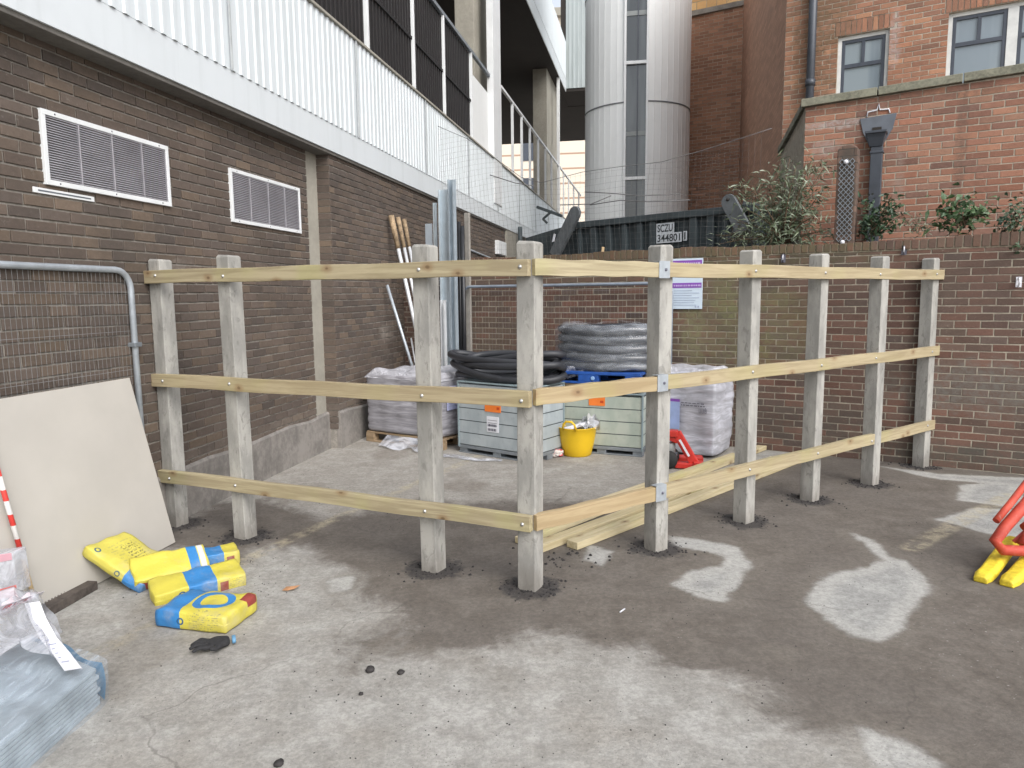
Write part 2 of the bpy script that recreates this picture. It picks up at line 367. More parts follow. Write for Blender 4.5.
BLUEP = simple('blue_pallet_paint', (.012,.07,.30), .55, 0, .25, 15, .2)
YELTUB = simple('yellow_rubber', (.72,.46,.012), .5, 0, .06, 6, .05, bscale=20)
REDP = simple('red_paint', (.55,.035,.025), .45, 0, .2, 14, .1)
def scuffed():
    t = NT('orange_red_plastic'); n = t.noise(9, 4, .6); n2 = t.noise(30, 6, .8, t.scale(1,1,.5)); c = t.mix(t.step(n, .35, .7), (.42,.05,.03), (.56,.075,.04))
    c = t.mix(t.math('MULTIPLY', t.step(n2, .56, .66), .45), c, (.45,.28,.24)); return t.fin(c, t.math('MULTIPLY_ADD', n2, .4, .42), t.bump(n2, .3, .003))
ORP = scuffed()
YFOOT = simple('scuffed_yellow_plastic', (.68,.52,.035), .6, 0, .3, 30, .3)
PAPER = simple('white_paper', (.72,.73,.78), .7, 0, .05)
INK = simple('ink_grey', (.12,.12,.15), .7)
INKRED = simple('red_print', (.62,.10,.11), .6)
PURP = simple('purple_band', (.23,.08,.42), .5, 0, .1)
LILAC = simple('pale_blue_paper', (.46,.49,.72), .7)
SIGNW = simple('pale_sign_face', (.60,.70,.80), .4, 0, .03)
ORLAB = simple('orange_label', (.80,.20,.03), .6, 0, .1)
def film_mat(name, col, alpha, rough=.22, bscale=9, bstr=.9, fil=(1,1,1)):
    t = NT(name); n = t.noise(bscale, 4, .6, t.scale(*fil), 1.5); n2 = t.noise(bscale*3.5, 3, .6, t.scale(*fil), 1)
    c = t.mix(t.step(n, .35, .7), tuple(x*.75 for x in col), tuple(min(1, x*1.2) for x in col))
    a = t.math('ADD', alpha, t.math('MULTIPLY', t.math('SUBTRACT', t.step(n, .4, .7), .5), .3), clamp=True) if alpha < 1 else 1.0
    m = t.fin(c, rough, t.bump(t.math('ADD', n, t.math('MULTIPLY', n2, .4)), bstr, .03), 0, Alpha=a); return m
WRAPG = film_mat('grey_stretch_wrap', (.33,.325,.355), 1, .38, 3, .16, (1,1,9))
WRAPTOP = film_mat('pale_cover_film', (.50,.50,.54), 1, .3, 5, .9)
WRAPP = film_mat('lilac_white_wrap', (.50,.51,.57), 1, .3, 3, .22, (1,1,5))
def clear_film():
    t = NT('clear_glossy_film'); n = t.noise(3, 4, .6, t.scale(1,1,4), 1); z = t.sep()[2]
    a = t.math('MULTIPLY_ADD', t.step(n, .4, .7), .16, .10); return t.fin((.70,.74,.80), .13, t.bump(n, .18, .01), 0, Alpha=a, Specular_IOR_Level=.9)
FILM = clear_film()
FILM2 = film_mat('clear_bag_film', (.60,.62,.68), .55, .22, 5, .4)
def film_pack():
    t = NT('blue_grey_pack_film'); n = t.noise(1, 4, .6, t.scale(1.2, 9, 9), 1.2)
    c = t.mix(t.step(n, .4, .66), (.17,.22,.28), (.42,.49,.56)); return t.fin(c, .22, t.bump(n, .7, .01))
PACKF = film_pack()
def slat_crate(name, c1, c2, pitch, z0):
    t = NT(name); X, Y, Z = t.sep()[:3]; q = t.math('FRACT', t.math('DIVIDE', t.math('SUBTRACT', Z, z0), pitch)); 
    m = t.math('ADD', t.math('LESS_THAN', q, .055), t.math('GREATER_THAN', q, .985), clamp=True)
    n = t.noise(1, 3, .6, t.scale(5, 5, 2)); c = t.mix(t.step(n, .4, .65), c1, c2)
    c = t.mix(t.math('MULTIPLY', t.step(t.noise(20, 3), .55, .7), .25), c, tuple(x*.7 for x in c1))
    c = t.mix(m, c, (.035,.05,.055)); return t.fin(c, .35, t.bump(t.math('ADD', t.math('MULTIPLY', m, -1), t.math('MULTIPLY', n, .3)), .6, .012))
PALEB = slat_crate('pale_blue_crate', (.33,.375,.40), (.41,.455,.475), .132, .085)
PALEG = slat_crate('pale_green_crate', (.36,.41,.36), (.45,.49,.43), .132, .085)
def leaf_mat(name, c1, c2, c3):
    t = NT(name); n = t.noise(3.5, 2); oi = t.noise(23, 1)
    c = t.mix(t.step(n, .35, .65), c1, c2); c = t.mix(t.math('MULTIPLY', t.step(oi, .5, .62), .7), c, c3)
    return t.fin(c, .5, None, 0)
LEAFB = leaf_mat('buddleia_leaf', (.10,.14,.075), (.17,.21,.13), (.32,.36,.28))
LEAFD = leaf_mat('dark_glossy_leaf', (.02,.05,.028), (.045,.085,.04), (.09,.14,.07))
LEAFG = leaf_mat('broad_green_leaf', (.045,.10,.04), (.08,.14,.05), (.17,.22,.15))
TWIG = simple('twig_bark', (.12,.08,.05), .9)
WIRE = simple('mesh_wire', (.16,.16,.16), .6, .3)
WIREG = simple('galvanised_wire', (.34,.35,.36), .5, .5)
BOARDM = simple('cream_plasterboard', (.45,.427,.39), .85, 0, .06, 2.5, .06, bscale=30)
BOARDE = simple('plasterboard_edge', (.34,.31,.27), .9)
MUD = simple('muddy_steel', (.075,.062,.055), .8, .1, .5, 30, .8)
GLOVE = simple('black_knit', (.022,.022,.024), .85, 0, .3, 60, .6)
DARKEARTH = simple('dark_soil', (.04,.032,.024), .95, 0, .4, 12, .8)
ASPH = simple('loose_asphalt', (.028,.025,.025), .8, 0, .5, 40, .6)
BEIGE = None

# ------------------------------------------------------------------ ground
def ground():
    xs = np.concatenate([[-300,-80,-25,-9,-5], np.linspace(-3.4, 6.2, 330), [8,12,25,80,300]])
    ys = np.concatenate([[-300,-80,-20,-5,-1], np.linspace(1.0, 9.6, 300), [12,16,25,60,300]])
    Xg, Yg = np.meshgrid(xs, ys); P = np.stack([Xg.ravel(), Yg.ravel()], 1)
    nx, ny = len(xs), len(ys)
    i = np.arange(nx*ny).reshape(ny, nx)
    F = np.stack([i[:-1,:-1].ravel(), i[:-1,1:].ravel(), i[1:,1:].ravel(), i[1:,:-1].ravel()], 1)
    me = bpy.data.meshes.new('ground'); me.from_pydata(np.c_[P, np.zeros(len(P))].tolist(), [], F.tolist()); me.update()
    def sdf(px, soft=.4):
        q = np.array([g(*p) for p in px]); n = len(q)
        d = np.full(len(P), 1e9); ins = np.zeros(len(P), bool)
        for k in range(n):
            a, b = q[k], q[(k+1) % n]; ab = b-a; t_ = np.clip(((P-a)@ab)/(ab@ab+1e-12), 0, 1)
            d = np.minimum(d, np.hypot(*(P-a-t_[:,None]*ab).T))
            c = ((a[1] > P[:,1]) != (b[1] > P[:,1]))
            with np.errstate(divide='ignore', invalid='ignore'):
                xi = (b[0]-a[0])*(P[:,1]-a[1])/(b[1]-a[1]+1e-12)+a[0]
            ins ^= c & (P[:,0] < xi)
        return np.clip(np.where(ins, d, -d), -soft, soft)
    def lines(segs, soft=.4):
        d = np.full(len(P), 1e9)
        for (a, b, w) in segs:
            a, b = g(*a), g(*b); ab = b-a; t_ = np.clip(((P-a)@ab)/(ab@ab), 0, 1)
            d = np.minimum(d, np.hypot(*(P-a-t_[:,None]*ab).T)-w)
        return np.clip(-d, -soft, soft)
    dark = sdf([(120,505),(172,520),(215,505),(262,500),(330,520),(420,500),(470,505),(560,500),(640,505),(700,478),(760,466),(830,450),(1024,460),(1500,500),(1700,900),(980,820),(905,752),(860,738),(800,728),(760,690),(700,668),(640,652),(590,645),(540,628),(490,648),(430,650),(372,655),(358,668),(352,650),(372,632),(400,628),(385,606),(352,590),(352,572),(330,560),(300,548),(262,548),(230,560),(200,552),(150,548)])
    light = [sdf(q) for q in (
        [(850,532),(876,541),(888,556),(905,562),(926,578),(930,592),(914,610),(899,630),(880,642),(855,636),(828,620),(808,603),(812,588),(835,574),(868,566),(882,560),(868,546)],
        [(668,535),(700,540),(738,548),(750,563),(742,580),(722,600),(700,598),(672,585),(690,572),(722,566),(724,556),(700,550),(672,546)],
        [(958,486),(990,482),(1020,482),(1024,500),(1012,508),(960,500)],[(938,520),(975,508),(1024,510),(1060,540),(1010,538)],
        [(880,466),(940,474),(1024,478),(1090,482),(1090,490),(1010,486),(930,478)],
        [(858,728),(905,742),(940,765),(935,790),(880,780)],[(588,545),(612,552),(600,565),(585,560)],
        [(330,580),(355,575),(350,590),(330,592)])]
    light = np.max(light, 0)
    smear = np.max([sdf(q) for q in ([(352,652),(372,638),(400,640),(440,648),(425,656),(388,658),(366,672),(358,676)],[(545,640),(575,650),(560,662),(540,655)],[(640,735),(665,725),(690,738),(660,750)],[(150,590),(200,640),(120,700),(60,690)],[(480,668),(530,672),(510,690),(484,684)],[(760,640),(800,652),(790,668),(760,660)],[(330,590),(352,600),(345,625),(325,620)])], 0)
    inner = sdf([(270,500),(330,520),(560,522),(650,505),(735,468),(780,440),(900,425),(420,380),(330,440),(200,490)])
    yl = lines([((95,655),(153,625),.05),((232,566),(325,523),.05),((325,523),(520,438),.05),((911,548),(965,519),.06),((965,519),(1010,495),.06),((286,452),(345,446),.07)])
    rings = np.full(len(P), -.4)
    for q in POSTS: rings = np.maximum(rings, np.clip(.17-np.hypot(*(P-np.array([q[0], q[1]])).T), -.4, .4))
    for nm, arr in (('dark', dark), ('light', light), ('inner', inner), ('yline', yl), ('rings', rings), ('smear', smear)):
        at = me.attributes.new(nm, 'FLOAT', 'POINT'); at.data.foreach_set('value', arr.astype(np.float32))
    t = NT('worn_yard_surface')
    big = t.noise(1.1, 4, .6); mid = t.noise(5, 5, .65); fine = t.noise(40, 4, .7); grit = t.noise(160, 3, .7)
    def mask(name, amp, soft, bias=0, sc=None):
        n = t.noise(sc or 4, 6, .7, None, .6); x = t.math('ADD', t.attr(name), t.math('MULTIPLY', t.math('SUBTRACT', n, .5), amp)); return t.step(t.math('ADD', x, bias), -soft, soft)
    conc = t.mix(t.step(mid, .36, .66), (.29,.28,.258), (.385,.377,.355)); conc = t.mix(t.math('MULTIPLY', t.step(big, .45, .7), .55), conc, (.275,.25,.215))
    conc = t.mix(t.math('MULTIPLY', t.step(fine, .5, .75), .35), conc, (.22,.21,.195))
    innc = t.mix(t.step(mid, .4, .65), (.30,.28,.25), (.36,.342,.312)); innc = t.mix(t.math('MULTIPLY', t.step(big, .52, .7), .6), innc, (.17,.145,.12))
    col = t.mix(mask('inner', .5, .15), conc, innc)
    drk = t.mix(t.step(mid, .35, .7), (.108,.092,.077), (.155,.136,.117)); drk = t.mix(t.math('MULTIPLY', t.step(big, .4, .65), .6), drk, (.125,.11,.097))
    drk = t.mix(t.math('MULTIPLY', t.step(grit, .55, .75), .3), drk, (.19,.175,.16))
    drk = t.mix(t.math('MULTIPLY', t.step(t.noise(7, 6, .75, None, 1), .6, .72), .35), drk, (.2,.185,.165))
    dm = mask('dark', .60, .10)
    dm2 = t.math('MULTIPLY', mask('dark', .9, .22, .1), .35)
    col = t.mix(dm2, col, (.17,.15,.13)); col = t.mix(t.math('MULTIPLY', dm, .95), col, drk)
    lt = t.mix(t.step(mid, .4, .65), (.30,.30,.29), (.38,.38,.365)); lm = mask('light', .17, .035)
    col = t.mix(t.math('MULTIPLY', mask('light', .2, .1, .06), .35), col, (.2,.18,.15)); col = t.mix(t.math('MULTIPLY', lm, .93), col, lt)
    rim = t.math('MULTIPLY', mask('light', .1, .02, .0), t.math('SUBTRACT', 1, mask('light', .16, .03, -.09)))
    col = t.mix(t.math('MULTIPLY', rim, .4), col, (.46,.45,.42))
    ym = t.math('MULTIPLY', mask('yline', .06, .03), t.step(t.noise(9, 5, .75), .38, .6)); col = t.mix(t.math('MULTIPLY', ym, .6), col, (.43,.38,.27))
    sm_ = t.math('MULTIPLY', mask('smear', .35, .09, -.02), .45); col = t.mix(sm_, col, (.17,.15,.125))
    rm = mask('rings', .26, .035, 0, 14); col = t.mix(t.math('MULTIPLY', rm, .85), col, (.035,.032,.032))
    # dark spots, chips and pitting that belong to the slab
    sp = t.vor(9, None, 'F1'); spn = t.math('ADD', sp, t.math('MULTIPLY', mid, .22))
    col = t.mix(t.math('MULTIPLY', t.math('SUBTRACT', 1, t.step(spn, .10, .15)), .5), col, (.05,.045,.042))
    sp2 = t.vor(31, None, 'F1'); spn2 = t.math('ADD', sp2, t.math('MULTIPLY', mid, .35))
    col = t.mix(t.math('MULTIPLY', t.math('SUBTRACT', 1, t.step(spn2, .215, .29)), .5), col, (.085,.08,.075))
    sp3 = t.math('ADD', t.vor(26, t.scale(1,1,1,None,(3,9,0)), 'F1'), t.math('MULTIPLY', big, .4)); col = t.mix(t.math('MULTIPLY', t.math('SUBTRACT', 1, t.step(sp3, .22, .27)), .35), col, (.5,.49,.47))
    nb1 = t.noise(26, 8, .78, None, .3); nb2 = t.noise(55, 5, .8)
    vv = t.math('MULTIPLY', t.math('MULTIPLY_ADD', t.step(nb1, .38, .62), .26, .86), t.math('MULTIPLY_ADD', t.step(nb2, .35, .65), .22, .88))
    col = t.mix(1, col, t.comb(vv, vv, vv), 'MULTIPLY')
    for sc_, off_, th_, st_, cc2 in ((14, 1.7, .13, .7, (.06,.055,.05)), (48, 4.1, .24, .55, (.10,.095,.09)), (22, 7.7, .17, .5, (.09,.08,.07))):
        pv = t.vor(sc_, t.scale(1,1,1,None,(off_,off_*2,0)), dim='2D'); pn = t.math('ADD', pv, t.math('ADD', t.math('MULTIPLY', t.noise(sc_*.35, 3, .6), .3), t.math('MULTIPLY', t.noise(1.7, 4, .7, t.scale(1,1,1,None,(off_,0,0))), .5)))
        col = t.mix(t.math('MULTIPLY', t.math('SUBTRACT', 1, t.step(pn, th_+.17, th_+.23)), st_), col, cc2)
    # hairline cracks
    cr = t.vor(.9, t.scale(1, 1, 1, None, (5, 3, 0)), 'DISTANCE_TO_EDGE'); 
    cvn = t.N.new('ShaderNodeTexNoise'); cvn.inputs['Scale'].default_value = 2.5; cvn.inputs['Detail'].default_value = 5; t.put(cvn.inputs['Vector'], t.obj)
    cvs = t.N.new('ShaderNodeVectorMath'); cvs.operation = 'MULTIPLY_ADD'; t.L.new(cvn.outputs['Color'], cvs.inputs[0]); cvs.inputs[1].default_value = (.35,.35,0); t.L.new(t.obj, cvs.inputs[2])
    ce = t.vor(.42, cvs.outputs[0], 'DISTANCE_TO_EDGE', dim='2D'); ck = t.math('MULTIPLY', t.math('SUBTRACT', 1, t.step(ce, .0006, .003)), t.step(t.noise(1.1, 2), .47, .58))
    col = t.mix(t.math('MULTIPLY', ck, .38), col, (.07,.063,.056))
    h = t.math('ADD', t.math('MULTIPLY', fine, .6), t.math('ADD', t.math('MULTIPLY', grit, .6), t.math('MULTIPLY', mid, .8)))
    rough = t.math('SUBTRACT', .9, t.math('MULTIPLY', dm, .12))
    me.materials.append(t.fin(col, rough, t.bump(h, .55, .006)))
    o = link('ground', me); o['kind'] = 'structure'; o['label'] = 'worn pale concrete yard with dark brown damp staining'; 
    return o

# ------------------------------------------------------------------ fence positions
PB = [(178,528),(243,540),(431.5,573),(531,592),(656,553),(744,525),(810.5,503),(870,487),(920,468)]
PB = [g(*p) for p in PB]
cA, cC, cE = PB[0], PB[3], PB[8]
dL = (cA-cC)/np.hypot(*(cA-cC)); dR = (cE-cC)/np.hypot(*(cE-cC))
nL = np.array([dL[1], -dL[0]]); nL = nL if nL[1] > 0 else -nL     # away from camera
nR = np.array([-dR[1], dR[0]]); nR = nR if nR[1] > 0 else -nR
POSTS = []
for i, p in enumerate(PB):
    d, n = (dL, nL) if i < 4 else (dR, nR)
    away = p/np.hypot(*p)
    off = (n*.052 + (dL*0.0 if i < 4 else dR*.045))
    if i < 3: off = n*.06 + dL*[.075,.035,.02][i]
    if i > 3: off = n*[.058,.058,.058,.058,.035][i-4] + dR*[.06,.075,.08,.105,.085][i-4]
    if i == 3: off = n*.062 + dL*.03
    POSTS.append(p+off)
ground()

fence = thing('concrete_post_fence', 'new angled fence of nine concrete posts joined by three rows of pale timber rails', 'fence', (cC[0], cC[1], 0))
def W2F(p, z=0): return Vector((p[0]-cC[0], p[1]-cC[1], z))
pm = MB(); w_ = .055
vs = [(sx*w_, sy*w_, z) for z in (-.1, 1.915) for sx, sy in ((-1,-1),(1,-1),(1,1),(-1,1))]+[(-.046,-.046,1.926),(.044,-.048,1.93),(.048,.046,1.933),(-.046,.047,1.928)]
pm.add(vs, [(3,2,1,0)]+[(i+4*k, (i+1)%4+4*k, (i+1)%4+4*k+4, i+4*k+4) for k in (0,1) for i in range(4)]+[(8,9,10,11)])
pmesh = None
for i, p in enumerate(POSTS):
    if pmesh is None:
        o = pm.build('post', POST, fence, .005); pmesh = o.data
    else: o = link('post', pmesh, fence, .005)
    d = dL if i < 4 else dR
    o.location = W2F(p); o.rotation_euler = (R(random.uniform(-.4,.4)), R(random.uniform(-.4,.4)), math.atan2(d[1], d[0])+R(random.uniform(-3,3)))
    o.scale.z = [1.0,1.003,1.008,1.004,1.012,1.01,1.008,1.008,1.012][i]
RH, RT = .089, .043
def rail(a, b, za, zb, n, bolts, sag=0, mat=WOOD):
    """a,b world xy of the back face line ends; local x along the rail"""
    a = np.array(a); b = np.array(b); L = float(np.hypot(*(b-a))); d = (b-a)/L
    o_n = 14; mb = MB(); vs = []; fs = []
    side = 1 if (d[0]*n[1]-d[1]*n[0]) > 0 else -1
    for k in range(o_n+1):
        x = L*k/o_n; w = sag*math.sin(math.pi*k/o_n)+.003*math.sin(k*1.3+a[0]*3)
        for yy, zz in ((0,-RH/2),(-side*RT,-RH/2),(-side*RT,RH/2),(0,RH/2)): vs.append((x, yy, zz+w))
    for k in range(o_n):
        for q in range(4): fs.append((k*4+q, k*4+(q+1)%4, (k+1)*4+(q+1)%4, (k+1)*4+q))
    fs += [(3,2,1,0), tuple(o_n*4+q for q in range(4))]
    mb.add(vs, fs); o = mb.build('rail', mat, fence, .003)
    o.location = W2F(a, za); o.rotation_euler = (0, -math.atan2(zb-za, L), math.atan2(d[1], d[0]))
    for s_ in bolts:
        bb = MB(); Mx = Matrix.Translation((s_, -side*(RT), random.uniform(-.012,.012))) @ Matrix.Rotation(R(90)*side, 4, 'X')
        bb.lathe([(0,.001),(.011,.001),(.011,.003),(.006,.004),(.006,.008),(0,.009)], 12, Mx); bb.build('bolt', BOLT, o)
    return o
def post_s(idx, a, d): return [float((PB[i]-a)@d) for i in idx]
# left run: from beyond post 1 to just past the corner
aL = cC + dL*wl(528.8, 396, cC-nL*.044, dL)[0]; bL = cC + dL*(np.hypot(*(cA-cC))+.12)
for z0, z1, sg in ((1.797, 1.806, 0), (1.097, 1.083, -.004), (.405, .385, .004)):
    rail(bL, aL, z1, z0, nL, [float((PB[i]-bL)@(-dL)) for i in (0,1,2)]+[float((cC-bL)@(-dL))-.03], sg)
# right run: short bay corner-post5, long rails post5-end
s5 = float((PB[4]-cC)@dR); s9 = float((PB[8]-cC)@dR)
a1 = cC + dR*wl(536.2, 396, cC-nR*.044, dR)[0] ; b1 = cC + dR*(s5-.003); e1 = cC + dR*(s9+.17)
WOODB = wood_mat('brown_pine', (.33,.25,.14), (.43,.34,.205), (.22,.12,.06))
for j, (z0, z1, sg) in enumerate(((1.797,1.797,0), (1.102,1.098,.0), (.403,.395,.006))):
    rail(a1, b1, z0, z0, nR, [], 0, WOODB if j else WOOD)
    rail(b1+dR*.004, e1, z0, z1+(.004 if j==2 else 0), nR, [float((PB[i]-b1)@dR) for i in (5,6,7,8)], sg)
    br = MB(); br.box(-.045, .05, -.049, -.0445, -.052, .05); br.box(-.045, .05, -.049, 0.0, .0485, .052)
    o = br.build('bracket', GALV, fence, .001); o.location = W2F(b1, z0); o.rotation_euler = (0, 0, math.atan2(dR[1], dR[0]))
    hb = MB(); hb.lathe([(0,0),(.009,0),(.009,.006),(0,.007)], 10, Matrix.Translation((.012,-.049,0)) @ Matrix.Rotation(R(90), 4, 'X')); hb.build('bolt', INK, o)

# loose asphalt crumbs round the post feet
def crumbs():
    mb = MB()
    def rock(x, y, r):
        n = 6; vs = []; a0 = rng.random()*6
        for k in range(n): a = a0+k*2*math.pi/n; q = r*rng.uniform(.7,1.2); vs.append((x+q*math.cos(a), y+q*math.sin(a), 0.0))
        for k in range(n): a = a0+k*2*math.pi/n; q = r*rng.uniform(.35,.8); vs.append((x+q*math.cos(a), y+q*math.sin(a), r*rng.uniform(.5,1.0)))
        mb.add(vs, [tuple(range(n,2*n))]+[(k,(k+1)%n,(k+1)%n+n,k+n) for k in range(n)])
    for i, p in enumerate(POSTS):
        for _ in range(90):
            a = rng.random()*6.283; d = .06+abs(rng.normal(0,.075)); rock(p[0]+d*math.cos(a)*1.2, p[1]+d*math.sin(a), rng.uniform(.003,.011))
    for _ in range(60):
        q = g(560+rng.normal(0,22), 556+rng.normal(0,8)); rock(q[0], q[1], rng.uniform(.003,.014))
    for cx, cy, n, sx, sy in ((262,590,30,8,6),(240,560,50,25,8),(200,508,40,20,7),(395,515,50,60,8),(305,470,30,25,10),(650,700,90,200,35),(450,700,70,180,40),(330,655,30,90,40),(140,600,25,30,25),(850,560,40,90,30),(700,600,60,120,25)):
        for _ in range(n):
            q = g(cx+rng.normal(0,sx), cy+rng.normal(0,sy)); rock(q[0], q[1], rng.uniform(.001,.0042))
    o = mb.build('asphalt_crumbs', ASPH); tag(o, 'black asphalt crumbs scattered round the fence post feet', 'rubble', None, 'stuff')
crumbs()
for k, (px, py, r, mt, lb) in enumerate(((370,672,.020,ASPH,'left black stone of the pair on pale concrete'),(401,674,.017,ASPH,'right black stone of the pair on pale concrete'),
        (361,695,.010,ASPH,'smallest black stone, just below the pair of stones'),(279,766,.018,ASPH,'dark pebble at the bottom edge of the concrete'))):
    q = g(px, py); bm = bmesh.new(); bmesh.ops.create_icosphere(bm, subdivisions=2, radius=r)
    for v in bm.verts: v.co *= random.uniform(.8,1.15); v.co.z *= .75
    me = bpy.data.meshes.new('stone'); bm.to_mesh(me); bm.free(); me.materials.append(mt); me.polygons.foreach_set('use_smooth', [True]*len(me.polygons))
    o = link('stone', me); o.location = (q[0], q[1], r*.6); tag(o, lb, 'stone', 'stones lying on the concrete')
# dead leaf and screw
lf = MB(); lf.add([(-.05,0,.004),(-.02,.025,.012),(.02,.022,.006),(.055,0,.014),(.015,-.022,.008),(-.025,-.02,.005),(0,0,.018)], [(0,6,1),(1,6,2),(2,6,3),(3,6,4),(4,6,5),(5,6,0)])
o = lf.build('dead_leaf', simple('dead_leaf_brown', (.38,.2,.1), .8), None); o.location = (*g(291,590), .004); o.rotation_euler = (0,0,.5); tag(o, 'curled orange brown dead leaf beside the front cement bag', 'leaf')
sc_ = MB(); sc_.tube([(0,0,.005),(.03,.035,.007)], .004, 6); o = sc_.build('wood_splinter', PAPER); o.location = (*g(620,613), 0); tag(o, 'tiny white splinter on dark ground in front of the corner post', 'splinter')

# ------------------------------------------------------------------ boards on the ground
WOODY = wood_mat('fresh_yellow_pine', (.46,.385,.225), (.60,.52,.34), (.25,.15,.07))
def board(name, p0, p1, z, lab, w=.092, h=.05, roll=0, zend=None):
    a = np.array(p0); b = np.array(p1); L = np.hypot(*(b-a)); d = (b-a)/L
    mb = MB(); mb.box(0, L, -w/2, w/2, 0, h); o = mb.build(name, WOODY, None, .003); o.location = (a[0], a[1], z)
    zz = z if zend is None else zend
    o.rotation_euler = (0, -math.atan2(zz-z, L), math.atan2(d[1], d[0])); tag(o, lab, 'timber', 'spare timber rails lying behind the fence'); return o
board('timber_board', g(572,549), g(815,455), .003, 'loose pine timber nearest the fence with its sawn end showing beside the corner post')
board('timber_board', g(536,552), g(775,462), .003, 'middle loose pine timber in the pile on the ground, between two others')
board('timber_board', g(520,545), g(764,449), .005, 'loose pine timber lying farthest back in the pile, ending near the mossy wall', .092, .044)
board('timber_board', g(528,537), g(735,462), .05, 'short loose pine timber resting on top of the ground pile', .07, .04, 0, .05)

# ------------------------------------------------------------------ yard wall (back)
w0 = np.array([4.0, 6.576]); wd = np.array([.8575, -.5144]); wd /= np.hypot(*wd); wn = np.array([-wd[1], wd[0]]); w0 = w0+wn*.085; rzW = math.atan2(wd[1], wd[0])
def BW(px, py, off): return wl(px, py, w0+wn*off, wd)
def WP(s, y): return w0+wd*s+wn*y
yard = thing('yard_wall', 'long mossy red brown brick yard wall with a brick on edge top behind the fence', 'wall', (w0[0], w0[1], 0), rzW)
BY = brick2('old_yard', [(.125,.072,.053),(.10,.066,.052),(.155,.078,.056),(.112,.076,.06),(.135,.068,.05),(.09,.065,.055),(.125,.086,.066)], (.42,.375,.30),
    [(-2.15,1.35,.5,.65,(.15,.15,.075),.6),(-1.45,1.3,.35,.5,(.15,.15,.07),.5),(-2.05,1.6,.16,.3,(.17,.17,.075),.7),(-1.5,1.62,.18,.12,(.17,.165,.075),.65),(-1.75,1.0,.2,.25,(.2,.19,.08),.5),(-2.4,1.2,.12,.5,(.2,.195,.1),.5),(-3.6,1.9,1.6,.14,(.10,.09,.055),.5),(-1.9,1.95,1.6,.12,(.085,.08,.04),.65),(.35,.75,.85,.28,(.165,.16,.14),.6),
     (-1.9,.35,1.5,.3,(.085,.078,.065),.5),(.3,.12,1.2,.13,(.075,.075,.06),.65),(-.45,.8,.35,.25,(.14,.12,.10),.4),(-4.9,1.0,.9,.6,(.145,.12,.08),.35),(.2,1.7,2.5,.25,(.095,.065,.052),.5)], .5)
brickwall('wall_face', BY, yard, [(-6.7, 3.2, 0, 0, 2.06)], .207, .0688, .010, .004, extra=[lambda mb: mb.box(-6.7, 8, 0, .22, -.2, 2.06)], seed=8)
mb = MB(); nf = []; r_ = random.Random(21); x = -6.7
ztop = lambda s_: 2.135+.010*math.sin(s_*1.7)+.018*max(0, s_+.5)+.006*math.sin(s_*7)
while x < 7.9:
    zt = ztop(x)+r_.uniform(-.004,.004); d = r_.uniform(-.003,.003)
    mb.box(x+.005, x+.062, -.014+d, .24, 2.045, zt); nf += [0]*6; x += .069
for k in range(40):
    a = -6.7+k*.36; mb.box(a, a+.36, -.006, .232, 2.03, ztop(a+.18)-.010); nf += [1]*6
me = mb.mesh('coping'); CAPM = brick2('cap', [(.15,.085,.06),(.12,.072,.053),(.17,.085,.058),(.11,.07,.055),(.14,.09,.065)], (.33,.29,.22), [(-1.7,2.1,1.3,.3,(.10,.095,.045),.7),(-3.6,2.1,1.3,.3,(.10,.09,.045),.6),(.6,2.1,1.2,.2,(.12,.085,.06),.5)], .5)
me.materials.append(CAPM[0]); me.materials.append(CAPM[1]); me.polygons.foreach_set('material_index', nf); link('coping', me, yard, .003)
# coat hooks on the wall face
for px, py in ((783,258),(904,250),(1019,282)):
    s_, z_ = BW(px, py, -.02); hk = MB(); hk.tube([(s_,-.005,z_+.035),(s_,-.03,z_+.03),(s_+.004,-.035,z_),(s_,-.03,z_-.03),(s_,-.012,z_-.035)], .008, 8); hk.box(s_-.022, s_+.022, -.006, 0, z_-.045, z_+.045)
    hk.build('wall_hook', INK if px < 1000 else PAPER, yard)
    h2 = MB(); h2.tube([(s_,-.02,z_+.035),(s_+.002,-.045,z_+.02),(s_,-.04,z_-.02)], .006, 6); h2.build('wall_hook', PAPER, yard)
# soil bed behind the wall
o = MB().box(-1.45, 8, .24, 1.19, 0, 2.06).build('planting_bed', DARKEARTH); o.location = (*w0, 0); o.rotation_euler = (0,0,rzW); o['kind'] = 'structure'

# ------------------------------------------------------------------ coped red brick block
c15 = np.array([math.sin(R(15)), math.cos(R(15))])
def to_loc(p, o, rz):   # world xy -> local xy
    d = np.array(p)-np.array(o); c, s = math.cos(rz), math.sin(rz); return (d[0]*c+d[1]*s, -d[0]*s+d[1]*c)
co = WP(0, 0)
block = thing('parapet_block', 'low red brick block with a sloping green stained stone coping above the yard wall', 'building', (*WP(0,1.2), 0), rzW)
sC, zC = BW(806, 100, 1.2)
A = WP(sC, 1.2); Bk = A + c15*2.8; la = to_loc(A, WP(0,1.2), rzW); lb = to_loc(Bk, WP(0,1.2), rzW)
poly = [la, (7, 0), (7, 2.6), lb]
def prism_z(mb, poly, z0, z1, zf=None):
    n = len(poly); vs = [(p[0], p[1], z0) for p in poly]+[(p[0], p[1], (z1 if zf is None else zf(p[0]))) for p in poly]
    return mb.add(vs, [tuple(reversed(range(n))), tuple(range(n, 2*n))]+[(i, (i+1)%n, (i+1)%n+n, i+n) for i in range(n)])
zf = lambda s: 3.725+.024*(s+1.5)
